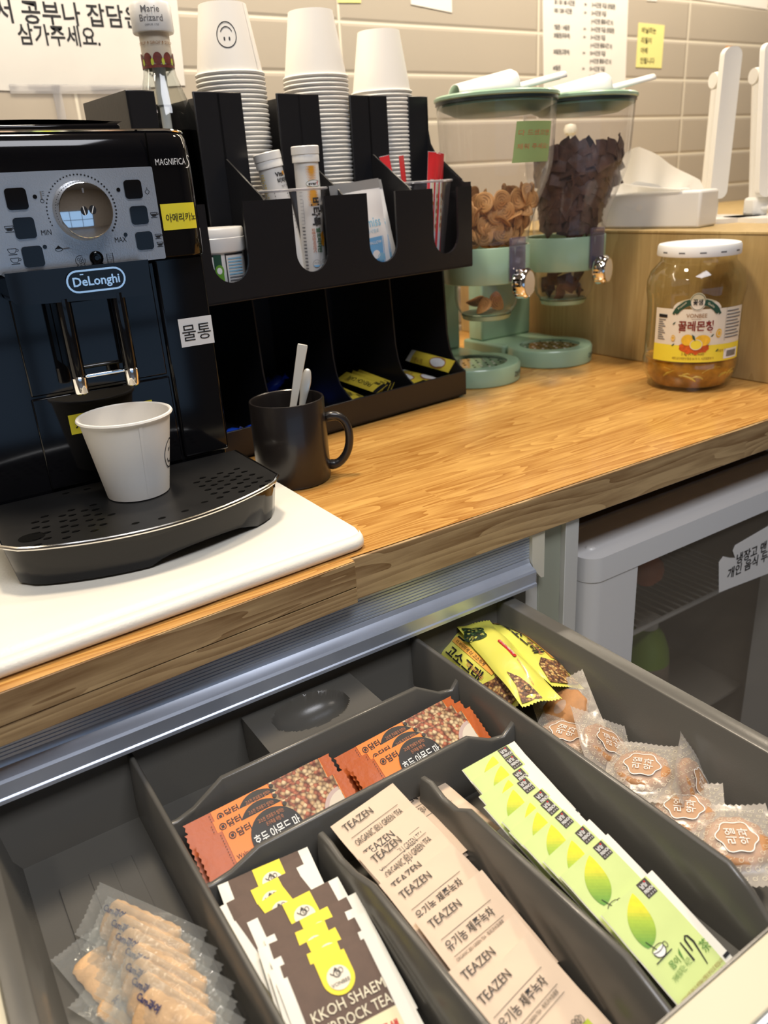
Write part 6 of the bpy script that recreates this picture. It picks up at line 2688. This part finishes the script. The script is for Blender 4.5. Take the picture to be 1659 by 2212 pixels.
c0 = make_finger()
fc_ = [(302, 2014), (320, 2050), (330, 2082), (352, 2118), (354, 2155), (368, 2190), (380, 2228)]
for i, (px, py) in enumerate(fc_):
    o = c0 if i == 0 else copy_tree(c0)
    z = -.1370 + .0006 * i
    p = at_z(px, py, z)
    # length axis runs from upper left to lower right of the lane
    yaw = R(-60 - .8 * i)
    y = -Vector((math.cos(yaw), math.sin(yaw), 0))
    x = Vector((y.y, -y.x, 0))
    Mx = Matrix((x, y, Vector((0, 0, 1)))).transposed().to_4x4()
    o.matrix_world = Matrix.Translation(p) @ Mx @ Matrix.Rotation(R(-36), 4, 'Y')
    relabel(o, 'rearmost finger biscuit in clear film on the left of the drawer' if i == 0 else 'finger biscuit in clear film, %s in front of the rearmost' % ORD[i - 1])
for k, (px, py, yw, lb) in enumerate(((150, 2110, -75, 'crumpled clear wrapped biscuit lowest at the left tray wall'), (215, 2180, -62, 'clear wrapped biscuit underneath the others near the left wall'))):
    o = copy_tree(c0)
    p = at_z(px, py, -.1475)
    yaw = R(yw)
    y = Vector((math.cos(yaw), math.sin(yaw), 0))
    x = Vector((y.y, -y.x, 0))
    o.matrix_world = Matrix.Translation((p.x + .02, p.y - .02, p.z)) @ Matrix((x, y, Vector((0, 0, 1)))).transposed().to_4x4()
    relabel(o, lb)

# --- round biscuits in frosted patterned film
def make_round():
    t = thing('round_cookie_pack', '', 'cookie', group='round cookies in patterned film')
    m = MB()
    n = 40
    pr2 = [(0, -.0042), (.0170, -.0042), (.0196, -.0030), (.0200, 0), (.0192, .0032), (.0160, .0042), (0, .0040)]
    V = []
    for r, z in pr2:
        for i in range(n):
            a = 2 * PI * i / n
            rr_ = r * (1 + .035 * math.cos(10 * a))
            V.append((rr_ * math.cos(a), rr_ * math.sin(a), z))
    F = [(j * n + i, j * n + (i + 1) % n, (j + 1) * n + (i + 1) % n, (j + 1) * n + i) for j in range(len(pr2) - 1) for i in range(n)]
    m.add(V, F, 'biscuit_disc')
    m.build('cookie', t, ang=60)
    W, H = .0520, .0660
    f, g = pillow(W, H, .0062, flat_end=.12, crease=.0006, seed=33)
    m = MB()
    packet_body(m, W, H, f, g, 'film_white', nx=14, ny=20, zig=14, zdepth=.0014)
    wr = m.build('wrapper', t, ang=180)
    m = MB()
    # lattice of little rings
    for i in range(9):
        for j in range(11):
            x = -.0235 + .0056 * i + .0028 * (j % 2)
            y = -.0270 + .0053 * j
            if abs(x) < .0245 and math.hypot(x, y) > .0135:
                m.ring(x, y, .0013, .0013, .00022, f, 'cream_ink', .0004, 8)
                m.line([(x + .0013, y + .0009), (x + .0022, y + .0020)], .00018, f, 'cream_ink', .0004)
    m.patch([((.0118 + .0010 * math.cos(6 * a)) * math.cos(a), (.0118 + .0010 * math.cos(6 * a)) * math.sin(a)) for a in [2 * PI * q / 48 for q in range(48)]], f, 'emblem_brown', 3, .0005)
    m.line([((.0122 + .0010 * math.cos(6 * a)) * math.cos(a), (.0122 + .0010 * math.cos(6 * a)) * math.sin(a)) for a in [2 * PI * q / 48 for q in range(49)]], .0006, f, 'white_ink', .0012)
    m.text('리얼', -.0010, 0, .0072, f, 'white_ink', .0014, 'c', width=.0130, rot=R(90))
    m.text('약과', .0070, 0, .0072, f, 'white_ink', .0014, 'c', width=.0130, rot=R(90))
    m.build('film_print', wr)
    return t


r0 = make_round()
for i, (px, py, z, yaw, rx, ry, lb) in enumerate((
        (1591, 1822, -.1270, -42, R(4), R(-6), 'front round cookie in patterned film nearest the camera'),
        (1479, 1757, -.1320, -52, R(0), R(-8), 'second round cookie pack from the front, emblem upward'),
        (1388, 1665, -.1300, -55, R(0), R(-6), 'third round cookie pack from the front, emblem upward'),
        (1310, 1612, -.1340, -35, R(8), R(30), 'round cookie pack with its crimped end up beside the divider'),
        (1222, 1592, -.1380, -60, R(0), R(0), 'small looking round cookie pack partly under the others'),
        (1222, 1535, -.1340, -30, R(10), R(150), 'rearmost round cookie pack turned over below the yellow bars'),
        (1500, 1700, -.1330, -58, R(0), R(58), 'round cookie pack standing on edge along the right tray wall'))):
    o = r0 if i == 0 else copy_tree(r0)
    p = at_z(px, py, z)
    o.matrix_world = Matrix.Translation(p) @ Matrix.Rotation(R(yaw), 4, 'Z') @ Matrix.Rotation(rx, 4, 'X') @ Matrix.Rotation(ry, 4, 'Y')
    relabel(o, lb)

# ================================================================ mini fridge on the right, under the worktop
FY = .505
fr = thing('mini_fridge', 'white glass-door mini fridge under the worktop on the right', 'fridge', (.80, .8, -.86))
FL = Vector((.80, .8, -.86))


def frb(m, name, parent=None, **k):
    return m.build(name, parent or fr, shift=FL, **k)


ftop = -.093
# door: cap, frame and glass
m = MB()
P = rrect(.5640, FY, 1.06, .572, .020, 8)
m.prism(P, lambda u, v: Vector((u, v, -.1200)), lambda u, v: Vector((u, v, -.0920)), 'fridge_white')
dcap = frb(m, 'door_cap', bevel=.004, seg=3)
m = MB()
m.lathe([(0, .0016), (.004, .0014), (.0056, 0), (.0056, -.001)], 'white_plastic', (.5900, .530, -.0918), 24)
m.build('screw_cover', dcap, shift=FL)
m = MB()
V = []
P = [(.5640, .572)] + [(.5840 - .020 * math.cos(a), FY + .021 - .020 * math.sin(a)) for a in [PI / 2 * q / 8 for q in range(9)]] + [(.6400, FY + .001), (.6400, FY + .014), (.6400, .572)]
m.prism(P, lambda u, v: Vector((u, v, -.80)), lambda u, v: Vector((u, v, -.1206)), 'fridge_white')
m.box((1.0, FY + .001, -.80), (1.06, .572, -.1206), 'fridge_white')
m.box((.64, FY + .001, -.80), (1.0, .572, -.74), 'fridge_white')
frb(m, 'door_frame')
m = MB()
m.add([(.6400, FY + .006, -.74), (1.0, FY + .006, -.74), (1.0, FY + .006, -.118), (.6400, FY + .006, -.118)], [(0, 1, 2, 3)], 'fridge_glass')
frb(m, 'door_glass')
# cabinet body (open box)
m = MB()
m.box((.565, .578, -.1240), (1.06, 1.10, -.1150), 'fridge_white')
m.box((.565, .578, -.82), (.585, 1.10, -.112), 'fridge_grey')
m.box((1.04, .578, -.82), (1.06, 1.10, -.112), 'fridge_grey')
m.box((.585, 1.08, -.82), (1.04, 1.10, -.112), 'fridge_grey')
m.box((.585, .578, -.82), (1.04, 1.08, -.80), 'fridge_grey')
m.box((.585, .578, -.1250), (1.04, 1.08, -.1125), 'fridge_grey')
frb(m, 'body')
m = MB()
for i in range(26):
    for j in range(5):
        m.patch(circ(.60 + .016 * i, .62 + .02 * j, .0016, n=6), lambda u, v, w_=0: Vector((u, v, -.1252)), 'dark', 1)
frb(m, 'vent_holes')
m = MB()
SZ = -.2960
m.tube([(.590, .600, SZ), (1.04, .600, SZ)], .0035, 'white_plastic', n=8)
m.tube([(.590, .900, SZ), (1.04, .900, SZ)], .003, 'white_plastic', n=8)
for i in range(30):
    m.tube([(.596 + .015 * i, .600, SZ), (.596 + .015 * i, .900, SZ)], .0014, 'white_plastic', n=6)
frb(m, 'wire_shelf')
# metal rail above the fridge, under the worktop
m = MB()
a = at_y(1255, 1182, .560)
m.tube([(.5525, .5810, -.0990), (1.9, .5810, -.0990)], .0070, 'alu', n=14)
tag(m.build('support_rail'), 'grey metal rail running above the mini fridge', 'rail')
m = MB()
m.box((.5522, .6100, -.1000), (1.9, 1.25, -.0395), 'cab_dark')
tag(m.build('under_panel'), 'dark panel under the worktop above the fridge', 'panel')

# notice on the fridge glass
fn = thing('fridge_notice', 'torn white paper notice with Korean lettering taped to the fridge glass', 'notice', (.80, FY + .004, -.20))
m = MB()
GY = FY + .0050
pts = [at_y(x, y, GY) for x, y in ((1553, 1280), (1553, 1215), (1562, 1202), (1577, 1205), (1588, 1205), (1583, 1190), (1588, 1178))]
Pn = [(p.x, p.z) for p in pts] + [(.97, -.1400), (.97, -.2250)]
m.prism(Pn, lambda u, v: Vector((u, GY + .0003, v)), lambda u, v: Vector((u, GY, v)), 'paper')
m.build('sheet', fn, shift=tuple(fn.location))
m = MB()
gf2 = lambda u, v, w_=0: Vector((u, GY - w_, v))
pp = at_y(1590, 1212, GY)
m.text('냉장고 맨 위칸에는', pp.x, pp.z - .004, .0165, gf2, 'ink', .0004, bold=.02)
pp = at_y(1570, 1250, GY)
m.text('개인 음식 두세요', pp.x, pp.z, .0165, gf2, 'ink', .0004, bold=.02)
m.build('lettering', fn, shift=tuple(fn.location))
# contents of the fridge
fo = thing('drink_bottle', 'plastic bottle with a green top inside the fridge', 'bottle', (.822, .628, -.500))
m = MB()
m.lathe([(0, 0), (.033, 0), (.036, .004), (.036, .060), (.034, .065), (.036, .070), (.036, .090), (.034, .095), (.036, .100), (.0355, .125)], 'bottle_brown', n=32)
m.build('bottle_body', fo)
m = MB()
m.lathe([(.0355, .125), (.033, .145), (.026, .165), (.018, .176), (.0155, .180)], 'bottle_green', n=32)
m.build('green_shoulder', fo)
m = MB()
m.lathe([(.0155, .178), (.0165, .179), (.0165, .192), (0, .193)], 'white_plastic', n=24)
m.build('cap', fo)
m = MB()
m.box((.59, .60, -.505), (1.04, 1.07, -.5005), 'fridge_grey')
frb(m, 'lower_shelf')
of = MB()
p = Vector((.672, .640, -.164))
of.lathe([(0, -.022), (.012, -.020), (.021, -.010), (.023, 0), (.021, .010), (.012, .020), (0, .022)], 'orange_fruit', n=24)
for k in range(24):
    a, b = random.uniform(0, 6.28), random.uniform(-1, 1)
    of.lathe([(0, 0), (.0012, 0)], 'ink', (.0232 * math.cos(a) * math.sqrt(1 - b * b), .0232 * math.sin(a) * math.sqrt(1 - b * b), .0222 * b), 6)
ofo = of.build('orange_tub')
ofo.location = (.792, .612, -.2150)
tag(ofo, 'small orange round thing on the wire shelf inside the fridge', 'fruit')
